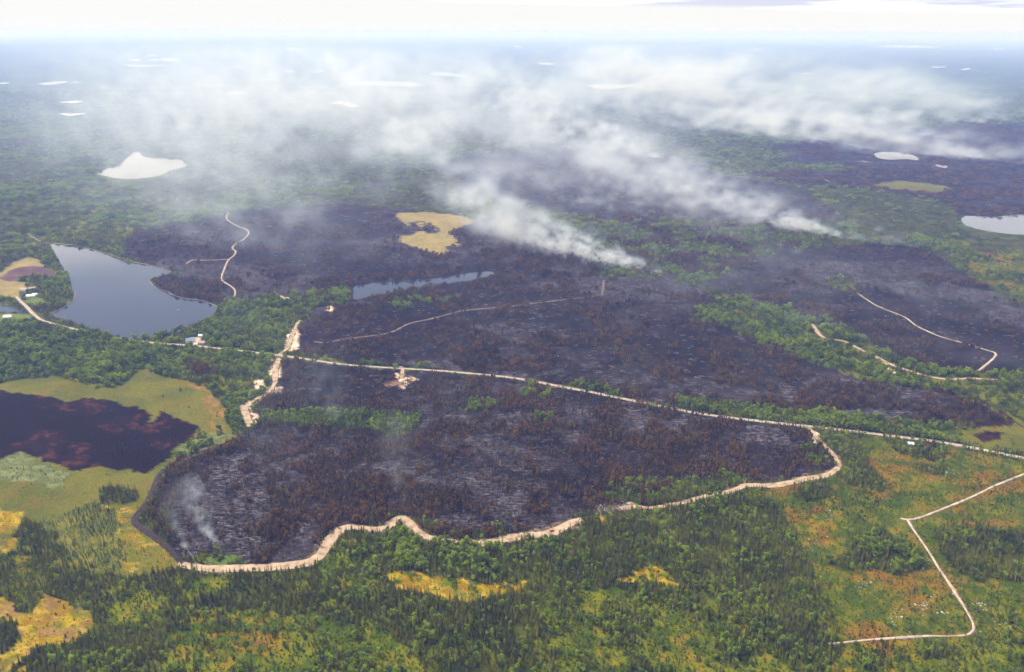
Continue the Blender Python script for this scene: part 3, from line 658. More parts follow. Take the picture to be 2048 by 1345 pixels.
        cc = colr[used]; aa_ = ash[used]
        if extra:
            cc = np.vstack([cc, [[.03, .04, .01, 1]]]); aa_ = np.r_[aa_, 0]
        ca.data.foreach_set('color', cc.astype(np.float32).ravel())
        at = me.attributes.new('ash', 'FLOAT', 'POINT'); at.data.foreach_set('value', aa_.astype(np.float32))
        me.materials.append(land)
        o = bpy.data.objects.new(nm, me); COL.objects.link(o)
        tag(o, labs[nm], kind='structure')
build_land()
print('land', round(time.time() - T0, 1))

# ------------------------------------------------------------------ water
def sheet(name, poly, z, mat, label):
    bm = bmesh.new()
    vs = [bm.verts.new((px_, py_, z)) for px_, py_ in poly]
    f = bm.faces.new(vs)
    if f.normal.z < 0 or f.calc_area() < 0:
        pass
    bm.normal_update()
    if bm.faces[:][0].normal.z < 0:
        bmesh.ops.reverse_faces(bm, faces=bm.faces[:])
    bmesh.ops.triangulate(bm, faces=bm.faces[:])
    me = bpy.data.meshes.new(name); bm.to_mesh(me); bm.free()
    me.materials.append(mat)
    o = bpy.data.objects.new(name, me); COL.objects.link(o)
    return tag(o, label, kind='structure')
def grow(p, d):
    c = p.mean(0); v = p - c; l = np.hypot(v[:, 0], v[:, 1])[:, None]
    return c + v * (1 + d / np.maximum(l, 1))
for k, poly in lake_polys.items():
    sheet('lake' if k not in ('pond', 'smoky2', 'smoky3') else 'pond', grow(poly, 4), -0.35, water, LK_LABEL[k])
for poly, (x0, x1, y_, t_, lab) in zip(far_polys, FAR):
    r_ = np.hypot(*poly.mean(0))
    sheet('lake', poly, 2.0 + r_ * 0.0002, water, lab)

# ------------------------------------------------------------------ roads
for (nm, lab, mt, pts), L in zip(ROADS, road_lines):
    d = np.gradient(L[:, :2], axis=0); d /= np.hypot(d[:, 0], d[:, 1])[:, None] + 1e-9
    nrm = np.column_stack([-d[:, 1], d[:, 0]])
    rug = 0.16 if mt == 'gravel' else 0.75
    s = np.arange(len(L)) * 5.0
    wl = L[:, 2] * 0.5 * (1 + rug * ((.55 * fbm(s, s * 0 + 3, 85, 3, 11) + .45 * fbm(s, s * 0 + 7, 13, 2, 13)) - 0.5) * 2)
    wr = L[:, 2] * 0.5 * (1 + rug * ((.55 * fbm(s, s * 0 + 9, 70, 3, 12) + .45 * fbm(s, s * 0 + 5, 12, 2, 14)) - 0.5) * 2)
    cols = [-1.0, -0.4, 0.4, 1.0]
    V = []
    for u in cols:
        off = np.where(u < 0, u * wl, u * wr)
        px_ = L[:, 0] + nrm[:, 0] * off; py_ = L[:, 1] + nrm[:, 1] * off
        h = height(px_, py_) + (0.45 if abs(u) < .9 else 0.12) + 0.00008 * np.hypot(px_, py_)
        V.append(np.column_stack([px_, py_, h]))
    n = len(L)
    V = np.stack(V, 1).reshape(-1, 3)
    F = [(i * 4 + j, i * 4 + j + 1, (i + 1) * 4 + j + 1, (i + 1) * 4 + j) for i in range(n - 1) for j in range(3)]
    F = [f[::-1] for f in F]
    road = tag(mesh_obj(nm, V, F, MAT[mt], smooth=True), lab, kind='structure')
    if mt in ('sand', 'track', 'gravel', 'faint'):      # churned soil along both sides
        vl = 1.1 + L[:, 2] * (.42 + .9 * np.maximum(0, vnoise(s, s * 0 + 21, 9, 31) - .35) + .5 * (vnoise(s, s * 0 + 2, 31, 32) - .5))
        vr = 1.1 + L[:, 2] * (.42 + .9 * np.maximum(0, vnoise(s, s * 0 + 44, 9, 33) - .35) + .5 * (vnoise(s, s * 0 + 8, 27, 34) - .5))
        V = []
        for u, wv in ((-1, vl), (1, vr)):
            px_ = L[:, 0] + nrm[:, 0] * u * wv; py_ = L[:, 1] + nrm[:, 1] * u * wv
            V.append(np.column_stack([px_, py_, height(px_, py_) + .06 + .00005 * np.hypot(px_, py_)]))
        V = np.stack(V, 1).reshape(-1, 3)
        mesh_obj('verge', V, [(i * 2, (i + 1) * 2, (i + 1) * 2 + 1, i * 2 + 1) for i in range(n - 1)], MAT['verge'], road)

# ------------------------------------------------------------------ trees: materials
def leaf_mat(name, dark, light, regional=0.25, trans=0.0):
    m, nt, b = new_mat(name)
    oi = nn(nt, 'ShaderNodeObjectInfo'); g = nn(nt, 'ShaderNodeNewGeometry')
    t = nn(nt, 'ShaderNodeTexNoise'); t.inputs['Scale'].default_value = 0.012; t.inputs['Detail'].default_value = 3
    nt.links.new(g.outputs['Position'], t.inputs['Vector'])
    a = nn(nt, 'ShaderNodeMath', operation='MULTIPLY_ADD'); a.inputs[1].default_value = 1.6; a.inputs[2].default_value = -0.75
    nt.links.new(t.outputs[0], a.inputs[0])
    s = nn(nt, 'ShaderNodeMath', operation='MULTIPLY_ADD'); s.inputs[1].default_value = 0.75
    nt.links.new(oi.outputs['Random'], s.inputs[0]); nt.links.new(a.outputs[0], s.inputs[2])
    t3 = nn(nt, 'ShaderNodeTexNoise'); t3.inputs['Scale'].default_value = 1.3; t3.inputs['Detail'].default_value = 2
    nt.links.new(g.outputs['Position'], t3.inputs['Vector'])
    s2 = nn(nt, 'ShaderNodeMath', operation='MULTIPLY_ADD'); s2.inputs[1].default_value = 0.5
    nt.links.new(t3.outputs[0], s2.inputs[0]); nt.links.new(s.outputs[0], s2.inputs[2])
    r = ramp(nt, [(0.1, dark), (0.95, light)])
    nt.links.new(s2.outputs[0], r.inputs[0]); nt.links.new(r.outputs[0], b.inputs['Base Color'])
    b.inputs['Roughness'].default_value = 0.8; b.inputs['Specular IOR Level'].default_value = 0.15
    if trans:
        tr = nn(nt, 'ShaderNodeBsdfTranslucent'); nt.links.new(r.outputs[0], tr.inputs[0])
        ms = nn(nt, 'ShaderNodeMixShader'); ms.inputs[0].default_value = trans
        out = [n for n in nt.nodes if n.type == 'OUTPUT_MATERIAL'][0]
        nt.links.new(b.outputs[0], ms.inputs[1]); nt.links.new(tr.outputs[0], ms.inputs[2]); nt.links.new(ms.outputs[0], out.inputs['Surface'])
    return m
MAT['needle'] = leaf_mat('spruce_needles', (0.019, 0.028, 0.006), (0.185, 0.182, 0.022), trans=0.28)
MAT['leaf'] = leaf_mat('green_leaves', (0.056, 0.102, 0.013), (0.295, 0.380, 0.028), trans=0.45)
MAT['shrub'] = leaf_mat('shrub_leaves', (0.038, 0.064, 0.005), (0.165, 0.180, 0.009), trans=0.3)
MAT['rust'] = leaf_mat('scorched_leaves', (0.022, 0.012, 0.007), (0.215, 0.115, 0.038), trans=0.25)
MAT['rustn'] = leaf_mat('scorched_needles', (0.016, 0.010, 0.006), (0.155, 0.090, 0.034), trans=0.1)
MAT['bark'] = leaf_mat('grey_bark', (0.07, 0.06, 0.05), (0.22, 0.20, 0.18))
MAT['char'] = leaf_mat('charred_bark', (0.008, 0.007, 0.007), (0.05, 0.042, 0.042))
MAT['grey'] = leaf_mat('grey_fallen_wood', (0.03, 0.024, 0.026), (0.20, 0.175, 0.175))
MAT['bone'] = leaf_mat('bleached_bark', (0.24, 0.22, 0.20), (0.46, 0.44, 0.40))

# tree shapes: lists of (verts, faces) for wood and foliage
def cone_tube(path, rads, n=5):
    V = []; F = []
    for (x, y, z), r in zip(path, rads):
        for k in range(n):
            a = 2 * math.pi * k / n
            V.append((x + r * math.cos(a), y + r * math.sin(a), z))
    for i in range(len(path) - 1):
        for k in range(n):
            F.append((i * n + k, i * n + (k + 1) % n, (i + 1) * n + (k + 1) % n, (i + 1) * n + k))
    F.append(tuple(range((len(path) - 1) * n, len(path) * n)))
    return V, F
def limb(p, q, r0, r1):
    d = Vector(q) - Vector(p); u = d.orthogonal().normalized(); w = d.cross(u).normalized()
    V = []; F = []
    for c, r in ((Vector(p), r0), (Vector(q), r1)):
        for k in range(4):
            a = math.pi / 2 * k
            V.append(tuple(c + u * (r * math.cos(a)) + w * (r * math.sin(a))))
    for k in range(4):
        F.append((k, (k + 1) % 4, 4 + (k + 1) % 4, 4 + k))
    return V, F
def join(parts):
    V = []; F = []
    for v, f in parts:
        o = len(V); V += v; F += [tuple(i + o for i in g_) for g_ in f]
    return V, F
def spruce(seed, h=9.0, w=1.5, bare=0.12, tiers=7, keep=1.0):
    r = np.random.default_rng(seed)
    wood = [cone_tube([(0, 0, -0.4), (0.05, 0, h * .5), (0, 0.05, h * .98)], [.16, .10, .02])]
    fol = []
    for t in range(tiers):
        f = t / (tiers - 1)
        zt = h * (bare + (1 - bare) * (f ** 0.92)) ; rad = w * (1 - f) ** 0.8 * r.uniform(.8, 1.15) + 0.16
        n = 9 if f < .7 else 6
        drop = h * 0.13 * (1 - f * .4)
        V = [(0, 0, zt + drop * .55)]; F = []
        a0 = r.uniform(0, 6.28)
        for k in range(n * 2):
            a = a0 + math.pi * k / n
            q = rad * (r.uniform(.85, 1.2) if k % 2 == 0 else r.uniform(.35, .6))
            V.append((q * math.cos(a), q * math.sin(a), zt - drop * (.5 if k % 2 == 0 else .12) * r.uniform(.7, 1.2)))
        for k in range(n * 2):
            if r.random() < keep:
                F.append((0, 1 + k, 1 + (k + 1) % (n * 2)))
        fol.append((V, F))
    return join(wood), join(fol)
def broad(seed, h=9.5, w=2.6, leaves=170, low=.30, size=0.62, clumps=7):
    r = np.random.default_rng(seed)
    wood = [cone_tube([(0, 0, -0.4), (.12, .05, h * .35), (.05, .1, h * .75)], [.20, .14, .05])]
    cen = []
    for k in range(clumps):
        a = r.uniform(0, 6.28); q = w * r.uniform(.25, .72); z = h * r.uniform(low + .12, .90)
        q *= math.sin(math.pi * min(.95, max(.12, (z / h - low) / (1.05 - low)))) ** .5
        c = (q * math.cos(a), q * math.sin(a), z)
        cen.append((c, w * r.uniform(.36, .58)))
        wood.append(limb((0.1, 0.05, h * r.uniform(.28, .5)), c, .07, .02))
    cen.append(((0, 0, h * .86), w * .5))
    V = []; F = []
    for i in range(leaves):
        c, q = cen[i % len(cen)]
        d = r.normal(size=3); d /= np.linalg.norm(d); d *= q * r.uniform(.55, 1.0) ** .6
        p = np.array(c) + d * (1, 1, .8)
        nrm = d / (np.linalg.norm(d) + 1e-6) + r.normal(size=3) * .5 + (0, 0, .5)
        nrm /= np.linalg.norm(nrm)
        u = np.cross(nrm, r.normal(size=3)); u /= np.linalg.norm(u); v = np.cross(nrm, u)
        s = size * r.uniform(.6, 1.3)
        o = len(V)
        V += [tuple(p + u * s), tuple(p + v * s * .8), tuple(p - u * s), tuple(p - v * s * .8)]
        F += [(o, o + 1, o + 2, o + 3)]
    return join(wood), (V, F)
def snag(seed, h=8.0, n=7):
    r = np.random.default_rng(seed)
    wood = [cone_tube([(0, 0, -0.4), (r.normal() * .15, r.normal() * .15, h * .55), (r.normal() * .3, r.normal() * .3, h)], [.15, .10, .025])]
    for k in range(n):
        z = h * r.uniform(.3, .92); a = r.uniform(0, 6.28); l = r.uniform(.5, 1.5) * (1.15 - z / h)
        wood.append(limb((0, 0, z), (l * math.cos(a), l * math.sin(a), z + r.uniform(-.2, .7)), .05, .015))
    return join(wood), ([], [])
def fallen(seed):
    r = np.random.default_rng(seed); parts = []
    for k in range(4):
        a = r.uniform(0, 3.14); l = r.uniform(1.6, 4.2); cx_, cy_ = r.normal(size=2) * 1.4
        parts.append(limb((cx_ - l * math.cos(a), cy_ - l * math.sin(a), .18), (cx_ + l * math.cos(a), cy_ + l * math.sin(a), r.uniform(.2, .7)), .17, .08))
    return join(parts), ([], [])
def bush(seed, h=1.6, w=1.1):
    r = np.random.default_rng(seed)
    (wv, wf), (fv, ff) = broad(seed, h, w, 46, .05, .42, 4)
    return (wv, wf), (fv, ff)
KINDS = {
 'spruce': [(spruce(s, 9 * k, 1.35 * j, b_), 'bark', 'needle') for s, k, j, b_ in ((1, 1, 1, .1), (2, .8, 1.15, .08), (3, 1.15, .85, .2), (4, .65, 1.0, .06), (5, .95, 1.3, .12))],
 'broadleaf': [(broad(s, 9.0 * k, 2.5 * j), 'bark', 'leaf') for s, k, j in ((11, 1, 1), (12, .8, .9), (13, 1.1, 1.1), (14, .9, 1.2), (15, .7, .8))],
 'shrub': [(bush(s, 1.7 * k, 1.25 * j), 'bark', 'shrub') for s, k, j in ((21, 1, 1), (22, .7, 1.2), (23, 1.4, 1.1), (24, 1, 1.5))],
 'scorched_broadleaf': [(broad(s, 8.5 * k, 2.1 * j, 100), 'char', 'rust') for s, k, j in ((31, 1, 1), (32, .8, .9), (33, 1.1, 1.0), (34, .9, .8))],
 'scorched_spruce': [(spruce(s, 9 * k, 1.05, b_, 7, .75), 'char', 'rustn') for s, k, b_ in ((41, 1, .2), (42, .8, .25), (43, 1.15, .3), (44, .9, .15))],
 'snag': [(snag(s, 7.5 * k), 'char', 'char') for s, k in ((51, 1), (52, .8), (53, 1.2), (54, .6))],
 'fallen': [(fallen(s), 'grey', 'grey') for s in (71, 72, 73, 74)],
 'bleached': [(snag(s, 7 * k, 9), 'bone', 'bone') for s, k in ((61, 1), (62, .8), (63, 1.2))],
}
def both(name, shape, wm, fm):
    (wv, wf), (fv, ff) = shape
    V = list(wv) + list(fv); F = list(wf) + [tuple(i + len(wv) for i in f) for f in ff]
    return V, F, [0] * len(wf) + [1] * len(ff)
def proto(name, V, F, fm, mats):
    me = bpy.data.meshes.new(name); me.from_pydata([tuple(v) for v in V], [], F)
    for m in mats:
        me.materials.append(m)
    me.polygons.foreach_set('material_index', np.asarray(fm, np.int32)); me.update()
    return bpy.data.objects.new(name, me)
PROTO = {}          # kind -> level -> collection (not in the scene: only scattered by the stuff objects)
for kind, shapes in KINDS.items():
    c0 = bpy.data.collections.new('plants_' + kind)
    for i, (s, wm, fm_) in enumerate(shapes):
        V, F, fi = both(kind, s, wm, fm_)
        c0.objects.link(proto('%s_%d' % (kind, i), V, F, fi, [MAT[wm], MAT[fm_]]))
    PROTO[kind] = {0: (c0, len(shapes))}
    for lv, (cnt, spread) in {1: (5, 4.2), 2: (16, 9.5)}.items():
        cl = bpy.data.collections.new('groves_%s_%d' % (kind, lv))
        for v in range(4):
            r = np.random.default_rng(900 + v + lv * 10)
            VV = []; FF = []; FI = []
            for k in range(cnt):
                s, wm, fm_ = shapes[int(r.integers(len(shapes)))]
                V, F, fi = both(kind, s, wm, fm_)
                if lv == 2:      # far groves keep every other face
                    keep = [j for j in range(len(F)) if fi[j] == 1 and j % 2 == 0 or fi[j] == 0 and kind in ('snag', 'bleached', 'fallen')]
                    F = [F[j] for j in keep]; fi = [fi[j] for j in keep]
                a = r.uniform(0, 6.28); q = spread * math.sqrt((k + .5) / cnt); a = k * 2.4 + r.uniform(-.4, .4)
                ca, sa = math.cos(r.uniform(0, 6.28)), math.sin(r.uniform(0, 6.28)); sc_ = r.uniform(.75, 1.2) * (1.25 if lv == 2 else 1)
                nl = math.hypot(ca, sa) + 1e-6; ca /= nl; sa /= nl
                o = len(VV)
                VV += [(x_ * ca * sc_ - y_ * sa * sc_ + q * math.cos(a), x_ * sa * sc_ + y_ * ca * sc_ + q * math.sin(a), z_ * sc_ * (.85 if lv == 2 else 1)) for x_, y_, z_ in V]
                FF += [tuple(i + o for i in f) for f in F]; FI += fi
            s, wm, fm_ = shapes[0]
            cl.objects.link(proto('grove_%s_%d' % (kind, v), VV, FF, FI, [MAT[wm], MAT[fm_]]))
        PROTO[kind][lv] = (cl, 4)
print('protos', round(time.time() - T0, 1))

# ------------------------------------------------------------------ trees: where they stand
# share of spots taken by each kind, and size
RECIPE = {
 MIX: dict(spruce=.42, broadleaf=.22, bleached=.016, shrub=.10), DEC: dict(broadleaf=.74, spruce=.16), SPR: dict(spruce=.66, broadleaf=.06, bleached=.014, shrub=.05),
 BURN: dict(snag=.17, fallen=.10, scorched_spruce=.05, scorched_broadleaf=.04), SCORCH: dict(scorched_broadleaf=.36, scorched_spruce=.34, snag=.16, spruce=.03, bleached=.01, fallen=.05),
 BOG: dict(shrub=.02, spruce=.006), PEAT: dict(snag=.008), CLEAR: dict(shrub=.46, spruce=.05, broadleaf=.025, bleached=.005), MOSS: dict(shrub=.16, spruce=.04),
 FIELD: {}, SAND: {}, LAKE: {}, BOGTREE: dict(spruce=.52, shrub=.1), SCRUB: dict(shrub=.40, spruce=.11, broadleaf=.075, bleached=.018), FBURN: {}, BOGORANGE: dict(shrub=.03),
 BOGPALE: dict(shrub=.12), LAWN: dict(broadleaf=.01), DIRT: {}}
SIZE = {SPR: .82, BOGTREE: .55, BOG: .5, SCRUB: .75, CLEAR: .62, MIX: .95, DEC: 1.0, MOSS: .5, BURN: .8, SCORCH: .9, PEAT: .6, BOGPALE: .6}
SIZE_A = np.ones(19); 
for k, v in SIZE.items(): SIZE_A[k] = v
ORDER = ['spruce', 'broadleaf', 'shrub', 'scorched_broadleaf', 'scorched_spruce', 'snag', 'bleached', 'fallen']
CUM = np.zeros((19, len(ORDER)))
for c_, d_ in RECIPE.items():
    CUM[c_] = np.cumsum([d_.get(k, 0) for k in ORDER])
def scatter(r0, r1, sp, ang, seed):
    r = np.random.default_rng(seed)
    xm = r1 * math.sin(ang)
    gx, gy = np.meshgrid(np.arange(-xm, xm, sp), np.arange(r0 * math.cos(ang), r1, sp), indexing='ij')
    x = (gx + (r.random(gx.shape) - .5) * sp * .95).ravel(); y = (gy + (r.random(gy.shape) - .5) * sp * .95).ravel()
    rr = np.hypot(x, y)
    m = (rr > r0) & (rr <= r1) & (np.abs(np.arctan2(x, y)) < ang)
    x = x[m]; y = y[m]
    c = classify(x, y)
    u = r.random(len(x)); kind = np.full(len(x), -1)
    # patchiness: some spots thin, some thick
    u = u / (0.35 + 1.15 * fbm(x, y, 30, 3, 91))
    for j in range(len(ORDER) - 1, -1, -1):
        kind[u < CUM[c, j]] = j
    ok = kind >= 0
    x = x[ok]; y = y[ok]; c = c[ok]; kind = kind[ok]
    rd = road_dist(x, y)
    ok = rd > np.where(sp > 5, 4.0 if sp < 10 else 7.0, 1.0)
    x = x[ok]; y = y[ok]; c = c[ok]; kind = kind[ok]
    # keep groves off the shore
    if sp > 5:
        m = np.zeros(len(x), bool)
        for k in range(6):
            a = k * math.pi / 3; d = 3.5 if sp < 10 else 8
            for poly in lake_polys.values():
                m |= in_poly(x + d * math.cos(a), y + d * math.sin(a), poly)
        x = x[~m]; y = y[~m]; c = c[~m]; kind = kind[~m]
    if sp > 10:
        m = np.zeros(len(x), bool); rr = np.hypot(x, y)
        for d in (40, 100, 170, 250, 330):
            for poly in far_polys:
                m |= in_poly(x * (1 + d / rr), y * (1 + d / rr), poly)
            if d < 110:
                for poly in lake_polys.values():
                    m |= in_poly(x * (1 + d / rr), y * (1 + d / rr), poly)
        x = x[~m]; y = y[~m]; c = c[~m]; kind = kind[~m]
    s = SIZE_A[c] * np.where((kind == 1) & (sp < 5), .84, 1.0) * np.clip(r.lognormal(0, .26, len(x)), .5, 1.7) * (0.65 + 0.7 * fbm(x, y, 60, 3, 92))
    return x, y, height(x, y), kind, s, r.uniform(0, 6.28, len(x))
HOUSES = []     # filled below, trees keep clear of them
HOUSE_PX = [(1820, 892), (62, 595), (69, 591), (49, 582), (65, 580), (381, 684), (402, 674), (404, 688), (16, 637)]
HP = P(HOUSE_PX)
near = scatter(470, 1330, 2.9, R(38.5), 1)
mid = scatter(1330, 2650, 7.2, R(34), 2)
far2 = scatter(6600, 9600, 29.0, R(32), 4)
far = scatter(2650, 6600, 17.0, R(32.5), 3)
def drop(t, m):
    return tuple(a[m] for a in t)
def clear_of_houses(t, d):
    m = np.ones(len(t[0]), bool)
    for hx, hy in HP:
        m &= np.hypot(t[0] - hx, t[1] - hy) > d
    return drop(t, m)
near = clear_of_houses(near, 6); mid = clear_of_houses(mid, 14)
print('scatter', [len(t[0]) for t in (near, mid, far)], round(time.time() - T0, 1))

# --- the trees that show largest stand on their own: trunk and crown as parts
px, py = sight(near[0], near[1], near[2])
inside = (px > 6) & (px < 2042) & (py < 1338)
taken = np.zeros(len(px), bool)
WOODS = {'spruce': ('spruce_tree', 'spruce', 'spruces along the bottom edge', 'slim spruce at the bottom edge', 300),
         'broadleaf': ('broadleaf_tree', 'tree', 'broadleaf trees along the bottom edge', 'round broadleaf tree at the bottom edge', 300),
         'shrub': ('shrub', 'shrub', 'shrubs along the bottom edge', 'low shrub at the bottom edge', 200),
         'scorched_broadleaf': ('scorched_tree', 'burnt tree', 'scorched trees behind the front firebreak', 'round rust brown tree behind the firebreak,', 300),
         'scorched_spruce': ('scorched_spruce', 'burnt tree', 'scorched spruces behind the front firebreak', 'thin brown spruce behind the firebreak,', 250),
         'snag': ('charred_snag', 'burnt tree', 'charred snags behind the front firebreak', 'bare black trunk behind the firebreak,', 200),
         'fallen': ('fallen_trunks', 'fallen trunks', 'fallen trunks behind the front firebreak', 'grey fallen trunks on the ash behind the firebreak,', 150),
         'bleached': ('dead_tree', 'dead tree', 'bleached dead trees in the foreground', 'bare pale dead tree near the bottom', 120)}
EDGE = [(0, 200, 'below the left yellow moss'), (200, 420, 'right of the left yellow moss'), (420, 640, 'left of the bottom centre'), (640, 860, 'below the left end of the yellow opening'), (860, 1060, 'below the long yellow opening'), (1060, 1280, 'right of the long yellow opening'), (1280, 1480, 'below the small yellow opening'), (1480, 1690, 'left of where the sandy track ends'), (1690, 1880, 'below the straight foot of the sandy track'), (1880, 2049, 'in the bottom right corner')]
BACK = [(0, 420, 'at the left tip of the burn'), (420, 560, 'above the straight left run'), (560, 700, 'by the first rise'), (700, 840, 'around the hairpin'), (840, 960, 'above the dip'), (960, 1080, 'above the widest run'), (1080, 1260, 'near the felled logs'), (1260, 1500, 'along the narrow climbing run'), (1500, 2049, 'near the grey ash patch')]
for j, kind in enumerate(ORDER):
    nm, cat, grp, lab, lim = WOODS[kind]
    cand = np.nonzero(inside & (near[3] == j))[0]
    score = py[cand] + 25 * near[4][cand]
    cand = cand[np.argsort(-score)][:lim]
    taken[cand] = True
    parts = []
    for i, ((w_, f_), wm, fm_) in enumerate(KINDS[kind]):
        mw = bpy.data.meshes.new('trunk'); mw.from_pydata(w_[0], [], w_[1]); mw.materials.append(MAT[wm])
        mf = None
        if f_[1]:
            mf = bpy.data.meshes.new('crown'); mf.from_pydata(f_[0], [], f_[1]); mf.materials.append(MAT[fm_])
        parts.append((mw, mf))
    for k in cand:
        mw, mf = parts[int(k) % len(parts)]
        if mf is None:
            o = bpy.data.objects.new(nm, mw); COL.objects.link(o)
            o.location = (near[0][k], near[1][k], near[2][k]); o.rotation_euler = (0, 0, near[5][k])
        else:
            o = empty(nm, (near[0][k], near[1][k], near[2][k]), near[5][k])
            a = bpy.data.objects.new('trunk' if kind != 'shrub' else 'stem', mw); COL.objects.link(a); a.parent = o
            c = bpy.data.objects.new('crown', mf); COL.objects.link(c); c.parent = o
        o.scale = (near[4][k],) * 3
        for a_, b_, w_ in (BACK if 'firebreak' in grp else EDGE):
            if a_ <= px[k] < b_:
                where = w_
        tag(o, lab + ' ' + where, cat, grp + ', ' + where)
near = drop(near, ~taken)

# --- the rest, past counting
def scatter_object(name, label, pts, coll):
    x, y, z, s, rot, var = pts
    me = bpy.data.meshes.new(name); me.vertices.add(len(x))
    me.vertices.foreach_set('co', np.column_stack([x, y, z]).astype(np.float32).ravel())
    for nm, typ, val in (('size', 'FLOAT', s), ('turn', 'FLOAT', rot)):
        a = me.attributes.new(nm, typ, 'POINT'); a.data.foreach_set('value', val.astype(np.float32))
    a = me.attributes.new('variety', 'INT', 'POINT'); a.data.foreach_set('value', var.astype(np.int32))
    o = bpy.data.objects.new(name, me); COL.objects.link(o)
    ng = bpy.data.node_groups.new('scatter', 'GeometryNodeTree')
    ng.interface.new_socket('Geometry', in_out='INPUT', socket_type='NodeSocketGeometry')
    ng.interface.new_socket('Geometry', in_out='OUTPUT', socket_type='NodeSocketGeometry')
    N = ng.nodes; Lk = ng.links
    gi = N.new('NodeGroupInput'); go = N.new('NodeGroupOutput')
    ci = N.new('GeometryNodeCollectionInfo'); ci.inputs[0].default_value = coll
    ci.inputs['Separate Children'].default_value = True; ci.inputs['Reset Children'].default_value = True
    ip = N.new('GeometryNodeInstanceOnPoints')
    ip.inputs['Pick Instance'].default_value = True
    def att(nm, typ):
        n = N.new('GeometryNodeInputNamedAttribute'); n.data_type = typ; n.inputs[0].default_value = nm
        return n.outputs[0]
    cx_ = N.new('ShaderNodeCombineXYZ'); Lk.new(att('turn', 'FLOAT'), cx_.inputs[2])
    Lk.new(gi.outputs[0], ip.inputs['Points']); Lk.new(ci.outputs[0], ip.inputs['Instance'])
    Lk.new(att('variety', 'INT'), ip.inputs['Instance Index'])
    Lk.new(cx_.outputs[0], ip.inputs['Rotation'])
    Lk.new(att('size', 'FLOAT'), ip.inputs['Scale'])
    Lk.new(ip.outputs[0], go.inputs[0])
    m = o.modifiers.new('scatter', 'NODES'); m.node_group = ng
    return tag(o, label, kind='stuff')
NAMES = {'spruce': ('spruce_forest', 'spruce'), 'broadleaf': ('broadleaf_forest', 'green broadleaf'), 'shrub': ('shrubbery', 'low shrub'),
         'scorched_broadleaf': ('scorched_forest', 'rust brown scorched'), 'scorched_spruce': ('scorched_spruce_forest', 'brown scorched spruce'),
         'snag': ('charred_forest', 'black charred snag'), 'fallen': ('fallen_debris', 'grey fallen trunk'), 'bleached': ('dead_forest', 'pale dead tree')}
for lv, (t, where) in enumerate(((near, 'of the foreground'), (mid, 'of the middle ground'), (far, 'fading into the distance'), (far2, 'on the far side, dim with haze'))):
    for j, kind in enumerate(ORDER):
        m = t[3] == j
        if not m.any():
            continue
        coll, nvar = PROTO[kind][min(lv, 2)]
        x, y, z, _, s, rot = drop(t, m)
        if lv == 1:
            s = s * .88
        if lv >= 2:
            s = s * (.95 if lv == 2 else 1.25)
        var = np.random.default_rng(5).integers(0, nvar, len(x))
        nm, adj = NAMES[kind]
        scatter_object(nm, '%s growth %s' % (adj, where), (x, y, z, s, rot, var), coll)
print('trees', round(time.time() - T0, 1))
#@@OBJECTS_BEGIN
# ------------------------------------------------------------------ houses
def box(x0, x1, y0, y1, z0, z1):
    V = [(x0, y0, z0), (x1, y0, z0), (x1, y1, z0), (x0, y1, z0), (x0, y0, z1), (x1, y0, z1), (x1, y1, z1), (x0, y1, z1)]
    F = [(0, 3, 2, 1), (4, 5, 6, 7), (0, 1, 5, 4), (1, 2, 6, 5), (2, 3, 7, 6), (3, 0, 4, 7)]
    return V, F
def house(label, px_, py_, L_, W_, H_, rz, roof, cat='house', name='house', chimney=False):
    x, y = plan(px_, py_); z = float(height(np.array([x]), np.array([y]))[0])
    t = empty(name, (x, y, z), rz); tag(t, label, cat)
    l, w = L_ / 2, W_ / 2; rh = W_ * .32
    V = [(-l, -w, -.6), (l, -w, -.6), (l, w, -.6), (-l, w, -.6), (-l, -w, H_), (l, -w, H_), (l, w, H_), (-l, w, H_), (-l, 0, H_ + rh), (l, 0, H_ + rh)]
    F = [(0, 1, 5, 4), (2, 3, 7, 6), (0, 4, 8, 7, 3), (1, 2, 6, 9, 5)]
    mesh_obj('wall', V, F, MAT['wall_w'], t)
    k = .5; th = .22; V = []; F = []
    for s in (-1, 1):
        o = len(V); ye = s * (w + k); ze = H_ - rh * k / w
        V += [(-l - k, 0, H_ + rh + .04), (l + k, 0, H_ + rh + .04), (l + k, ye, ze + .04), (-l - k, ye, ze + .04), (-l - k, 0, H_ + rh + .04 + th), (l + k, 0, H_ + rh + .04 + th), (l + k, ye, ze + .04 + th), (-l - k, ye, ze + .04 + th)]
        F += [tuple(i + o for i in f) for f in box(0, 1, 0, 1, 0, 1)[1]]
    rf = mesh_obj('roof', V, F, MAT[roof], t)
    if chimney:
        mesh_obj('chimney', *box(l * .4, l * .4 + .8, .4, 1.2, H_ + rh * .5, H_ + rh + 1.0), MAT['roof_p'], rf)
    mesh_obj('door', *box(-.5, .5, -w - .06, -w + .02, 0, 2.1), MAT['door'], t)
    for xx in (-l * .6, l * .6):
        f = mesh_obj('window', *box(xx - .7, xx + .7, -w - .05, -w + .02, 1.0, 2.2), MAT['paint_w'], t)
        mesh_obj('pane', *box(xx - .58, xx + .58, -w - .08, -w - .05, 1.1, 2.1), MAT['glass'], f)
    return t
house('white house with a white metal roof among trees by the gravel road', 1820, 892, 8.5, 6, 2.8, R(-18), 'roof_w', chimney=True)
house('long white roofed farm building beside the green lawn', 62, 595, 17, 9, 4, R(18), 'roof_w', 'barn', 'barn')
house('small white roofed shed behind the long farm building', 70, 591.5, 10, 6, 3.4, R(18), 'roof_w', 'shed', 'shed')
house('farmhouse with faded red roof above the white barn, nearer the field', 49, 582, 16, 10, 4, R(-10), 'roof_p', chimney=True)
house('farmhouse with faded red roof next to the lakeside trees', 65, 580, 15, 9, 4, R(25), 'roof_p')
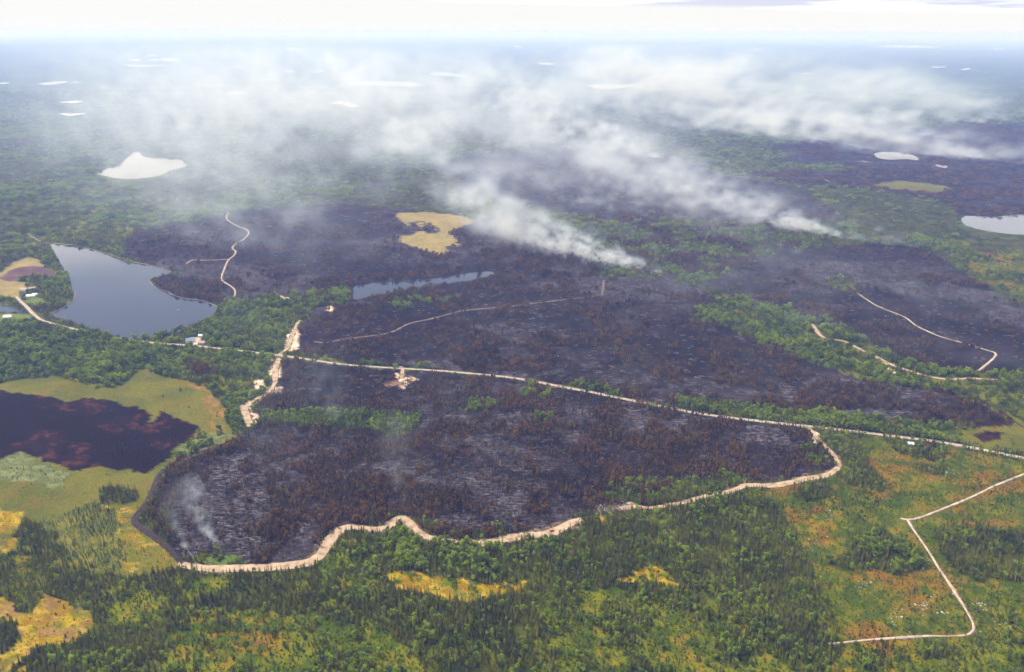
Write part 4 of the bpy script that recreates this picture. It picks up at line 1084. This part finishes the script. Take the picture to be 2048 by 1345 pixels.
house('blue roofed house in the woods south of the lake', 381, 684, 15, 10, 5, R(30), 'roof_b')
house('small white shed across the sandy yard from the blue roofed house', 402, 674, 8, 6, 3, R(-20), 'roof_w', 'shed', 'shed')
house('low red roofed cabin just below the sandy yard in the woods', 404, 688, 13, 8, 3.2, R(-8), 'roof_p', 'cabin', 'cabin')
house('white house at the left edge below the dark inlet', 16, 637, 15, 10, 4, R(10), 'roof_w')
# ------------------------------------------------------------------ vehicles and a boat
def truck(label, px_, py_, rz, paint='paint_w'):
    x, y = plan(px_, py_); z = float(height(np.array([x]), np.array([y]))[0]) + .7
    t = empty('pickup_truck', (x, y, z), rz); tag(t, label, 'truck', None)
    b_ = mesh_obj('body', *join([box(-2.8, 2.8, -1, 1, .45, 1.05), box(-2.8, -.5, -1, -.9, 1.05, 1.45), box(-2.8, -.5, .9, 1, 1.05, 1.45), box(-2.8, -2.7, -.9, .9, 1.05, 1.4)]), MAT[paint], t)
    V = [(-.5, -.92, 1.06), (1.3, -.92, 1.06), (1.3, .92, 1.06), (-.5, .92, 1.06), (-.3, -.8, 1.85), (.7, -.8, 1.85), (.7, .8, 1.85), (-.3, .8, 1.85)]
    mesh_obj('cab', V, box(0, 1, 0, 1, 0, 1)[1], MAT[paint], t)
    mesh_obj('windscreen', [(1.28, -.85, 1.12), (1.28, .85, 1.12), (.74, .75, 1.80), (.74, -.75, 1.80)], [(0, 1, 2, 3)], MAT['glass'], t)
    for wx in (-1.8, 1.8):
        for wy in (-.95, .95):
            V = [(wx + .42 * math.cos(k * math.pi / 6), wy + s * .14, .42 + .42 * math.sin(k * math.pi / 6)) for s in (-1, 1) for k in range(12)]
            F = [(k, (k + 1) % 12, 12 + (k + 1) % 12, 12 + k) for k in range(12)] + [tuple(range(11, -1, -1)), tuple(range(12, 24))]
            mesh_obj('wheel', V, F, MAT['rubber'], t)
    return t
truck('white pickup truck on the farm road beside the inlet, upper of two', 62, 622, R(-50))
truck('white pickup truck on the farm road beside the inlet, lower of two', 67, 629, R(-50))
truck('white pickup truck on the gravel road at the yard turnoff', 802, 738, R(-6))
truck('red truck parked on the widest part of the sand firebreak', 1104, 1067, R(25), 'paint_r')
bx_, by_ = plan(356, 621)
bt = empty('boat', (bx_, by_, -.3), R(20)); tag(bt, 'small white boat on the blue lake', 'boat')
V = []; 
for i, (xx, wv, zv) in enumerate(((-3, .9, .9), (-1, 1.2, .85), (1.5, 1.0, .95), (3.6, .08, 1.2))):
    V += [(xx, -wv, zv), (xx, -wv * .5, -.2), (xx, wv * .5, -.2), (xx, wv, zv)]
F = [(i * 4 + j, i * 4 + j + 1, (i + 1) * 4 + j + 1, (i + 1) * 4 + j) for i in range(3) for j in range(3)] + [(0, 3, 2, 1)]
mesh_obj('hull', V, F, MAT['paint_w'], bt)
mesh_obj('seat', *box(-.3, .2, -1.0, 1.0, .45, .55), MAT['logwood'], bt)
mesh_obj('cabin', *box(.5, 1.9, -.6, .6, .6, 1.7), MAT['paint_w'], bt)

# ------------------------------------------------------------------ boulders in the clearing
rock_meshes = []
for v in range(5):
    r = np.random.default_rng(300 + v)
    bm = bmesh.new(); bmesh.ops.create_icosphere(bm, subdivisions=1, radius=1.0)
    for q in bm.verts:
        q.co *= r.uniform(.75, 1.15); q.co.z *= .62
    me = bpy.data.meshes.new('boulder'); bm.to_mesh(me); bm.free(); me.materials.append(MAT['rock']); rock_meshes.append(me)
CL = [((1735, 1172), 26, 26, 'pale boulder in the rock patch left of the clearing centre'), ((1848, 1212), 24, 30, 'pale boulder in the rock patch beside the bending track'),
      ((1962, 1214), 18, 26, 'white boulder in the rock streak right of the track bend'), ((1905, 1190), 10, 8, 'white boulder at the track edge above the bend'),
      ((1650, 985), 16, 10, 'white boulder near the firebreak at the top of the clearing'), ((1660, 1030), 26, 14, 'white boulder scattered in the orange scrub'),
      ((1630, 1090), 30, 16, 'white boulder beside the straight edge of the spruce stand'), ((1800, 1235), 34, 18, 'white boulder in the lower clearing'),
      ((1798, 917), 8, 7, 'white boulder in the orange field below the white house'), ((2000, 1260), 40, 14, 'white boulder in the scrub of the lower right corner'),
      ((1745, 1000), 30, 12, 'white boulder in the upper clearing near the dark tree belt'), ((1870, 960), 50, 14, 'white boulder in the field between road and sandy track'),
      ((1880, 1230), 20, 10, 'white boulder on the slope inside the track bend')]
r = np.random.default_rng(77)
for (cxp, cyp), rad_, n, lab in CL:
    for k in range(n):
        qx, qy = cxp + r.normal() * rad_ * .55, cyp + r.normal() * rad_ * .28
        x, y = plan(qx, qy)
        if road_dist(np.array([x]), np.array([y]))[0] < 1:
            continue
        o = bpy.data.objects.new('boulder', rock_meshes[k % 5]); COL.objects.link(o)
        s = float(np.clip(r.lognormal(-.55, .5), .3, 1.7))
        o.location = (x, y, float(height(np.array([x]), np.array([y]))[0]) + s * .15)
        o.scale = (s * r.uniform(.8, 1.3), s, s * r.uniform(.7, 1.1)); o.rotation_euler = (0, 0, r.uniform(0, 6.28))
        tag(o, lab, 'boulder', 'boulders of ' + lab.split(' ', 2)[2])
# ------------------------------------------------------------------ felled logs beside the firebreak
lv, lf = cone_tube([(0, 0, -.5), (0, 0, 0), (0.05, 0, .5)], [.5, .48, .36], 7)
lf = lf + [tuple(range(6, -1, -1))]
log_me = bpy.data.meshes.new('log'); log_me.from_pydata(lv, [], lf); log_me.materials.append(MAT['logwood'])
for k in range(110):
    t_ = r.random(); qx = 1192 + 62 * t_ + r.normal() * 4; qy = 1023 - 9 * t_ + r.normal() * 4.0
    x, y = plan(qx, qy)
    o = bpy.data.objects.new('log', log_me); COL.objects.link(o)
    o.location = (x, y, float(height(np.array([x]), np.array([y]))[0]) + .45 + .3 * r.random())
    o.scale = (.55, .55, r.uniform(3, 7)); o.rotation_euler = (R(88), 0, r.uniform(0, 6.28))
    tag(o, 'felled log in the pile where the firebreak turns dark', 'log', 'felled logs beside the dark firebreak')
#@@OBJECTS_END
#@@SMOKE_BEGIN
# ------------------------------------------------------------------ smoke: density worked out on a grid in the wind's own frame
def _h3(ix, iy, iz, seed):
    with np.errstate(over='ignore'):
        h = ix * np.uint32(374761393) + iy * np.uint32(668265263) + iz * np.uint32(2147483647 - 58) + np.uint32((seed * 2246822519) & 0xffffffff)
        h = (h ^ (h >> np.uint32(13))) * np.uint32(1274126177)
        h = h ^ (h >> np.uint32(16))
    return (h & np.uint32(0xffff)).astype(np.float32) / np.float32(0xffff)
def noise3(x, y, z, s, seed, octv=3):
    tot = np.zeros(x.shape, np.float32); n = 0; amp = 1.0
    for o in range(octv):
        c = [(v / s + 4000).astype(np.float32) for v in (x, y, z)]
        i = [np.floor(v) for v in c]; f = [v - w for v, w in zip(c, i)]
        i = [v.astype(np.uint32) for v in i]; f = [v * v * (3 - 2 * v) for v in f]
        one = np.uint32(1)
        def L(a, b, t): return a + (b - a) * t
        r = []
        for dz in (0, 1):
            zz = i[2] + np.uint32(dz)
            a = L(_h3(i[0], i[1], zz, seed + o), _h3(i[0] + one, i[1], zz, seed + o), f[0])
            b_ = L(_h3(i[0], i[1] + one, zz, seed + o), _h3(i[0] + one, i[1] + one, zz, seed + o), f[0])
            r.append(L(a, b_, f[1]))
        tot += amp * L(r[0], r[1], f[2]); n += amp; amp *= 0.6; s *= 0.45
    return tot / n
def smoke_mat(name, colour, fine):
    m = bpy.data.materials.new(name); m.use_nodes = True; nt = m.node_tree; nt.nodes.clear()
    pv = nn(nt, 'ShaderNodeVolumePrincipled'); ou = nn(nt, 'ShaderNodeOutputMaterial')
    pv.inputs['Color'].default_value = (*colour, 1); pv.inputs['Density'].default_value = 1e-4
    pv.inputs['Anisotropy'].default_value = 0.25
    pv.inputs['Absorption Color'].default_value = (.98, .98, .98, 1)
    nt.links.new(pv.outputs[0], ou.inputs['Volume'])
    return m
SMOKE = smoke_mat('wood_smoke', (.76, .86, 1.0), 0.03)
def turned(a, b_, c):       # tilt the billows off the wind axis
    u = .77 * a - .64 * b_; v = .64 * a + .77 * b_
    return u, .83 * v - .56 * c, .56 * v + .83 * c
WIND = dict(az0=12.0, daz=45.0, ls=600.0, rise=(.15, 350.0), grow=(.10, .06), power=1.5, seed=1, lam=(34., 150.), gain=2.4, cut=.40, fade=.75, reach=5000.0, part=None)
def smoke(label, fires, length, voxel, width, top, parent=None):
    """fires: list of (settings, [(photo x, photo y, thickness, radius m), ...]); one grid in the wind's frame holds them all"""
    fires = [({**WIND, **k}, v) for k, v in fires]
    a0 = R(fires[0][0]['az0']); e = np.array([-math.sin(a0), math.cos(a0)]); nl = np.array([-math.cos(a0), -math.sin(a0)])
    org = np.array(plan(*fires[0][1][0][:2]))
    spots = []
    for st, src in fires:
        spots.append([((np.array(plan(a, b_)) - org) @ e, (np.array(plan(a, b_)) - org) @ nl, q, r0) for a, b_, q, r0 in src])
    flat = [l for g_ in spots for l in g_]
    x0 = min(l[0] - 2.5 * l[3] for l in flat); x1 = max(l[0] for l in flat) + length if fires[0][0]['part'] == 'head' else x0 + length
    n0 = min(l[1] for l in flat) - width[0]; n1 = max(l[1] for l in flat) + width[1]
    vx, vy, vz = voxel
    nx, ny, nz = int((x1 - x0) / vx) + 1, int((n1 - n0) / vy) + 1, int(top / vz) + 1
    X = np.linspace(x0, x1, nx); N = np.linspace(n0, n1, ny); Z = np.linspace(0, top, nz)
    out = np.zeros((nx, ny, nz), np.float32)
    thr = 1e-5
    win = (1 if fires[0][0]['part'] == 'head' else (1 - sstep(x0 + .66 * (x1 - x0), x1, X)))
    win = np.broadcast_to(win, X.shape)[:, None, None] * (sstep(n0, n0 + .12 * (n1 - n0), N) * (1 - sstep(n1 - .12 * (n1 - n0), n1, N)))[None, :, None] * (1 - sstep(.8 * top, top, Z))[None, None, :]
    win = win.astype(np.float32)
    for (st, _), loc in zip(fires, spots):
        lam, full, seed = st['lam'], st['reach'], st['seed']
        ss = np.linspace(0, full * 1.7, 3000); az = R(1) * st['daz'] * np.exp(-ss / st['ls']); d = ss[1]
        al = np.cumsum(np.cos(az)) * d; lat = np.cumsum(np.sin(az)) * d
        den = np.zeros((nx, ny, nz), np.float32); age = np.full(nx, 1e9)
        rise, grow = st['rise'], st['grow']
        for k, (xs, ns, q, r0) in enumerate(loc):
            a = X - xs
            s = np.interp(np.maximum(a, 0), al, ss); lt = np.interp(s, ss, lat)
            lt = lt + 0.035 * s * np.sin(s / 210.0 + k * 1.7) + 0.06 * s * np.sin(s / 760.0 + seed) * sstep(300, 1500, s)
            sn = r0 + grow[0] * s; sz = r0 * .7 + grow[1] * s
            zc = r0 * .3 + rise[1] * (1 - np.exp(-rise[0] * s / rise[1])) + 0.02 * s * np.sin(s / 160.0 + k)
            pk = q * (r0 * r0 * .7 / (sn * sz)) ** (st['power'] / 2) * np.where(a >= 0, 1, np.exp(-.5 * (a / (r0 * .6)) ** 2))
            pk = pk * (1 - sstep(st['fade'] * full, full, s))
            if st['part'] == 'head':
                pk = pk * (1 - sstep(180, 400, s))
            elif st['part'] == 'tail':
                pk = pk * sstep(180, 400, s) * (1 - .45 * sstep(350, 1000, s))
            gn = np.exp(-.5 * ((N[None] - ns - lt[:, None]) / sn[:, None]) ** 2)
            gz = np.exp(-.5 * ((Z[None] - zc[:, None]) / sz[:, None]) ** 2)
            den += ((pk[:, None] * gn).astype(np.float32)[:, :, None] * gz.astype(np.float32)[:, None, :])
            age = np.minimum(age, np.where(a > 0, s, 0))
        den *= win
        m = np.nonzero(den > thr)
        xm, nm_, zm = X[m[0]].astype(np.float32), N[m[1]].astype(np.float32), Z[m[2]].astype(np.float32)
        w = np.exp(-age[m[0]] / (8 * lam[0])).astype(np.float32)
        # billows: small near the fire, broad and stretched downwind
        f1 = noise3(*turned(xm * .5 + zm * .5, nm_ * 1.15, zm * 1.1), lam[0], seed, 4)
        f2 = noise3(*turned(xm * .30 + zm * .6, nm_ * 1.15, zm * 1.3), lam[1], seed + 50, 4)
        f = f1 * w + (f2 * .75 + f1 * .25) * (1 - w)
        f = np.clip((f - st['cut']) * st['gain'], 0.012, 1.7) ** 1.5
        out[m] += den[m] * f
    out[out < thr * .4] = 0
    out[:, :, -1] = 0; out[:, 0] = 0; out[:, -1] = 0; out[-1] = 0
    me = bpy.data.meshes.new('smoke_plume'); me.vertices.add(out.size)
    at = me.attributes.new('thickness', 'FLOAT', 'POINT'); at.data.foreach_set('value', (out * 1e4).ravel())
    o = bpy.data.objects.new('smoke_plume' if parent is None else 'plume_base', me); COL.objects.link(o)
    o.location = (org[0], org[1], 0)
    o.rotation_euler = (0, 0, math.atan2(e[1], e[0]))
    ng = bpy.data.node_groups.new('smoke_grid', 'GeometryNodeTree')
    ng.interface.new_socket('Geometry', in_out='INPUT', socket_type='NodeSocketGeometry')
    ng.interface.new_socket('Geometry', in_out='OUTPUT', socket_type='NodeSocketGeometry')
    Nn = ng.nodes; Lk = ng.links
    gi = Nn.new('NodeGroupInput'); go = Nn.new('NodeGroupOutput'); pos = Nn.new('GeometryNodeInputPosition')
    def vm(op, a, b_):
        n = Nn.new('ShaderNodeVectorMath'); n.operation = op; Lk.new(a, n.inputs[0])
        if b_ is not None: n.inputs[1].default_value = b_
        return n.outputs['Value'] if op == 'DOT_PRODUCT' else n.outputs[0]
    mn = (x0, n0, 0.0); mx_ = (x1, n1, top)
    stp = [(mx_[i] - mn[i]) / (out.shape[i] - 1) for i in range(3)]
    v = vm('SUBTRACT', pos.outputs[0], mn); v = vm('DIVIDE', v, stp); v = vm('ADD', v, (.5, .5, .5)); v = vm('FLOOR', v, None)
    idx = vm('DOT_PRODUCT', v, (ny * nz, nz, 1))
    an = Nn.new('GeometryNodeInputNamedAttribute'); an.data_type = 'FLOAT'; an.inputs[0].default_value = 'thickness'
    si = Nn.new('GeometryNodeSampleIndex'); si.data_type = 'FLOAT'; si.domain = 'POINT'; si.clamp = True
    Lk.new(gi.outputs[0], si.inputs['Geometry']); Lk.new(an.outputs[0], si.inputs['Value']); Lk.new(idx, si.inputs['Index'])
    vc = Nn.new('GeometryNodeVolumeCube'); Lk.new(si.outputs[0], vc.inputs['Density'])
    vc.inputs['Min'].default_value = mn; vc.inputs['Max'].default_value = mx_
    for ax, n in zip('XYZ', out.shape): vc.inputs['Resolution ' + ax].default_value = n
    sm = Nn.new('GeometryNodeSetMaterial'); sm.inputs['Material'].default_value = SMOKE
    Lk.new(vc.outputs[0], sm.inputs[0]); Lk.new(sm.outputs[0], go.inputs[0])
    md = o.modifiers.new('smoke', 'NODES'); md.node_group = ng
    me.materials.append(SMOKE)
    print('smoke', out.shape, out.size, round(time.time() - T0, 1))
    if parent is not None:
        o.parent = parent
        o.matrix_parent_inverse = Matrix.LocRotScale(parent.location, parent.rotation_euler, None).inverted()
        return o
    return tag(o, label, kind='stuff')

A_SRC = [(1314,547,.20,8),(1296,544,.15,8),(1270,539,.11,8),(1240,531,.09,9),(1205,526,.06,10),(1170,515,.03,12),(1110,500,.012,16)]
B_SRC = [(1720,486,.15,8),(1702,483,.14,8),(1672,477,.09,9),(1635,468,.05,11),(1590,458,.04,12),(1530,470,.010,16),(1500,392,.035,14),(1880,500,.03,7),(1835,495,.022,7),(1780,492,.02,7),(1560,500,.006,18),(1400,520,.008,14),(1420,450,.014,16),(1350,440,.014,16),(1480,430,.014,16),(1250,430,.012,18),(1180,410,.010,20),(1620,520,.008,16),(1510,400,.04,12)]
C_SRC = [(1345,322,0.03948,15),(1320,318,0.03685,15),(1295,312,0.02896,15),(1270,272,0.03948,16),(1250,268,0.02369,18),(1215,300,0.007891,22),(1405,325,0.01053,18),(1160,300,0.006581,25),(1060,305,0.007891,22),(930,325,0.007891,22),(980,318,0.007891,22),(1440,335,.008,10),(1480,345,.006,10),(1570,330,.008,10),(1395,300,.008,12),(1300,300,.012,10),(1090,312,.008,10),(1010,318,.008,10),(900,335,.008,10)]
V_SRC = [(705,385,0.0075,18),(680,390,0.00525,20),(735,380,0.00375,20),(640,395,0.003,24),(560,410,0.000675,40),(480,420,0.000375,50),(300,442,0.0012,14),(330,440,0.0006,18),(620,470,0.00204,60),(560,520,0.001785,60),(700,500,0.001785,60),(770,360,0.003,30),(830,345,0.003,30),(640,560,0.00153,40),(590,700,0.0009,22),(900,330,.0013,60),(1000,300,.0013,60),(800,300,.0015,70),(1100,262,.0013,70),(760,240,.0012,80),(880,250,.0012,80),(650,480,0.00204,50),(520,500,0.00204,50),(760,530,.0009,50)]
ga = dict(grow=(.112, .062), power=1.5, gain=3.0, cut=.41)
main_smoke = smoke('white smoke trailing to the left from the fire edges across the middle and right',
    [(dict(seed=3, part='tail', reach=7500., fade=.6, **ga), A_SRC), (dict(seed=7, part='tail', daz=40., reach=3300., fade=.25, **ga), B_SRC), (dict(seed=11, rise=(.20, 360.), lam=(48., 170.), daz=48., gain=3.0, cut=.41, power=1.5, grow=(.090, .055), reach=3600., fade=.25), C_SRC),
     (dict(seed=23, rise=(.17, 330.), lam=(60., 300.), cut=.26, gain=1.7, grow=(.17, .075), power=1.3, ls=900.), V_SRC)], 7200, (20, 15, 10.5), (800, 1300), 520)
smoke('', [(dict(seed=3, part='head', lam=(20., 150.), **ga), A_SRC)], 380, (4.5, 3.6, 3.4), (60, 330), 120, parent=main_smoke)
smoke('', [(dict(seed=7, part='head', lam=(26., 150.), daz=40., **ga), B_SRC)], 380, (6, 5, 4), (60, 330), 120, parent=main_smoke)
smoke('long bright bank of smoke across the far burn at the right',
    [(dict(seed=15, rise=(.20, 320.), lam=(80., 260.), reach=4200., fade=.25, gain=3.0, cut=.41, grow=(.085, .055), power=1.6), [(1500,252,0.02317,50),(1560,256,0.03089,45),(1620,256,0.03475,45),(1690,256,0.03861,40),(1750,252,0.03861,40),(1800,250,0.02317,35),(1850,249,0.02317,32),(1900,247,0.02703,30),(1960,247,0.02317,30),(2010,245,0.02317,30),(2080,245,0.02317,35),(2160,246,0.02317,35),(1400,262,0.01158,50)]),
     (dict(seed=19, rise=(.10, 130.), lam=(60., 160.), reach=1500.), [(1420,275,0.01452,30),(1590,275,0.02904,22),(1640,282,0.01936,22),(1700,290,0.02904,20),(1800,298,0.0242,22),(1850,318,0.02904,22),(1900,312,0.02904,24),(1960,318,0.03872,22),(2010,325,0.03872,22),(2060,330,0.02904,24),(2120,325,0.02904,30),(1990,285,0.02904,25),(1880,275,0.01936,25)])], 7000, (28, 24, 13), (900, 1700), 500)
smoke('thin blue smoke lying over the right hand slope',
    [(dict(az0=20., rise=(.06, 60.), grow=(.11, .03), seed=27, lam=(40., 110.), cut=.36, reach=900.), [(1720,560,.0035,16),(1800,590,.003,16),(1850,640,.003,18),(1960,700,.0035,18),(2048,745,.004,18),(2020,600,.0035,18),(2048,630,.005,16),(1600,560,.0025,20),(1500,600,.0022,20),(1680,640,.002,20),(2048,660,.004,20),(1560,800,.0015,14),(1850,820,.0022,12)])], 1000, (9, 7, 5), (120, 700), 110)
smoke('thin wisp of blue smoke rising just behind the front firebreak on the left',
    [(dict(az0=14., daz=40., ls=60., rise=(.8, 60.), grow=(.075, .07), power=1.45, seed=31, lam=(6., 16.), cut=.34, fade=.35, reach=125.), [(444,1112,1.02,1.2),(441,1110,0.48,1.4),(386,1117,0.3,.9),(383,1115,0.12,1.0)])], 170, (1.6, 1.3, 1.3), (14, 60), 75)
smoke('small blue wisp of smoke beside the bend of the sand firebreak',
    [(dict(az0=2., daz=20., ls=80., rise=(.6, 60.), grow=(.09, .07), power=1.2, seed=35, lam=(8., 22.), cut=.34, fade=.5, reach=230.), [(815,1032,0.0396,1.6),(812,1030,0.0198,2.2),(800,985,0.00396,5),(795,940,0.00297,7)])], 240, (2.2, 2.0, 1.8), (18, 60), 70)
smoke('faint bluish smoke over the left part of the front burn',
    [(dict(az0=5., daz=30., ls=150., rise=(.35, 90.), grow=(.09, .06), power=1.2, seed=39, lam=(14., 40.), cut=.34, fade=.55, reach=420.), [(690,885,0.01152,4),(705,880,0.00864,4),(660,800,0.00432,9),(630,790,0.00432,9),(650,770,0.00288,12),(610,830,0.00288,10),(720,905,0.00576,5),(960,900,0.00216,10),(1450,915,0.00864,4),(560,985,0.0072,4),(610,1040,0.0072,3)])], 520, (4.5, 4, 3), (30, 160), 110)

# ------------------------------------------------------------------ the air
hz = 270000.0
zb, zt = -3.6, ALT + 25
hv = [(-hz, -hz, zb), (hz, -hz, zb), (hz, hz, zb), (-hz, hz, zb), (-hz, -hz, zt), (hz, -hz, zt), (hz, hz, zt), (-hz, hz, zt)]
hf = [(0, 3, 2, 1), (4, 5, 6, 7), (0, 1, 5, 4), (1, 2, 6, 5), (2, 3, 7, 6), (3, 0, 4, 7)]
hm = bpy.data.materials.new('summer_haze'); hm.use_nodes = True; nt = hm.node_tree; nt.nodes.clear()
pv = nn(nt, 'ShaderNodeVolumePrincipled'); ou = nn(nt, 'ShaderNodeOutputMaterial'); nt.links.new(pv.outputs[0], ou.inputs['Volume'])
pv.inputs['Color'].default_value = (.34, .45, 1.0, 1)
pv.inputs['Absorption Color'].default_value = (.80, .84, .80, 1)
pv.inputs['Density'].default_value = 7.8e-5
pv.inputs['Anisotropy'].default_value = 0.08
tag(mesh_obj('haze', hv, hf, hm), 'pale summer haze over the whole land', kind='stuff')
#@@SMOKE_END
print('done', round(time.time() - T0, 1))
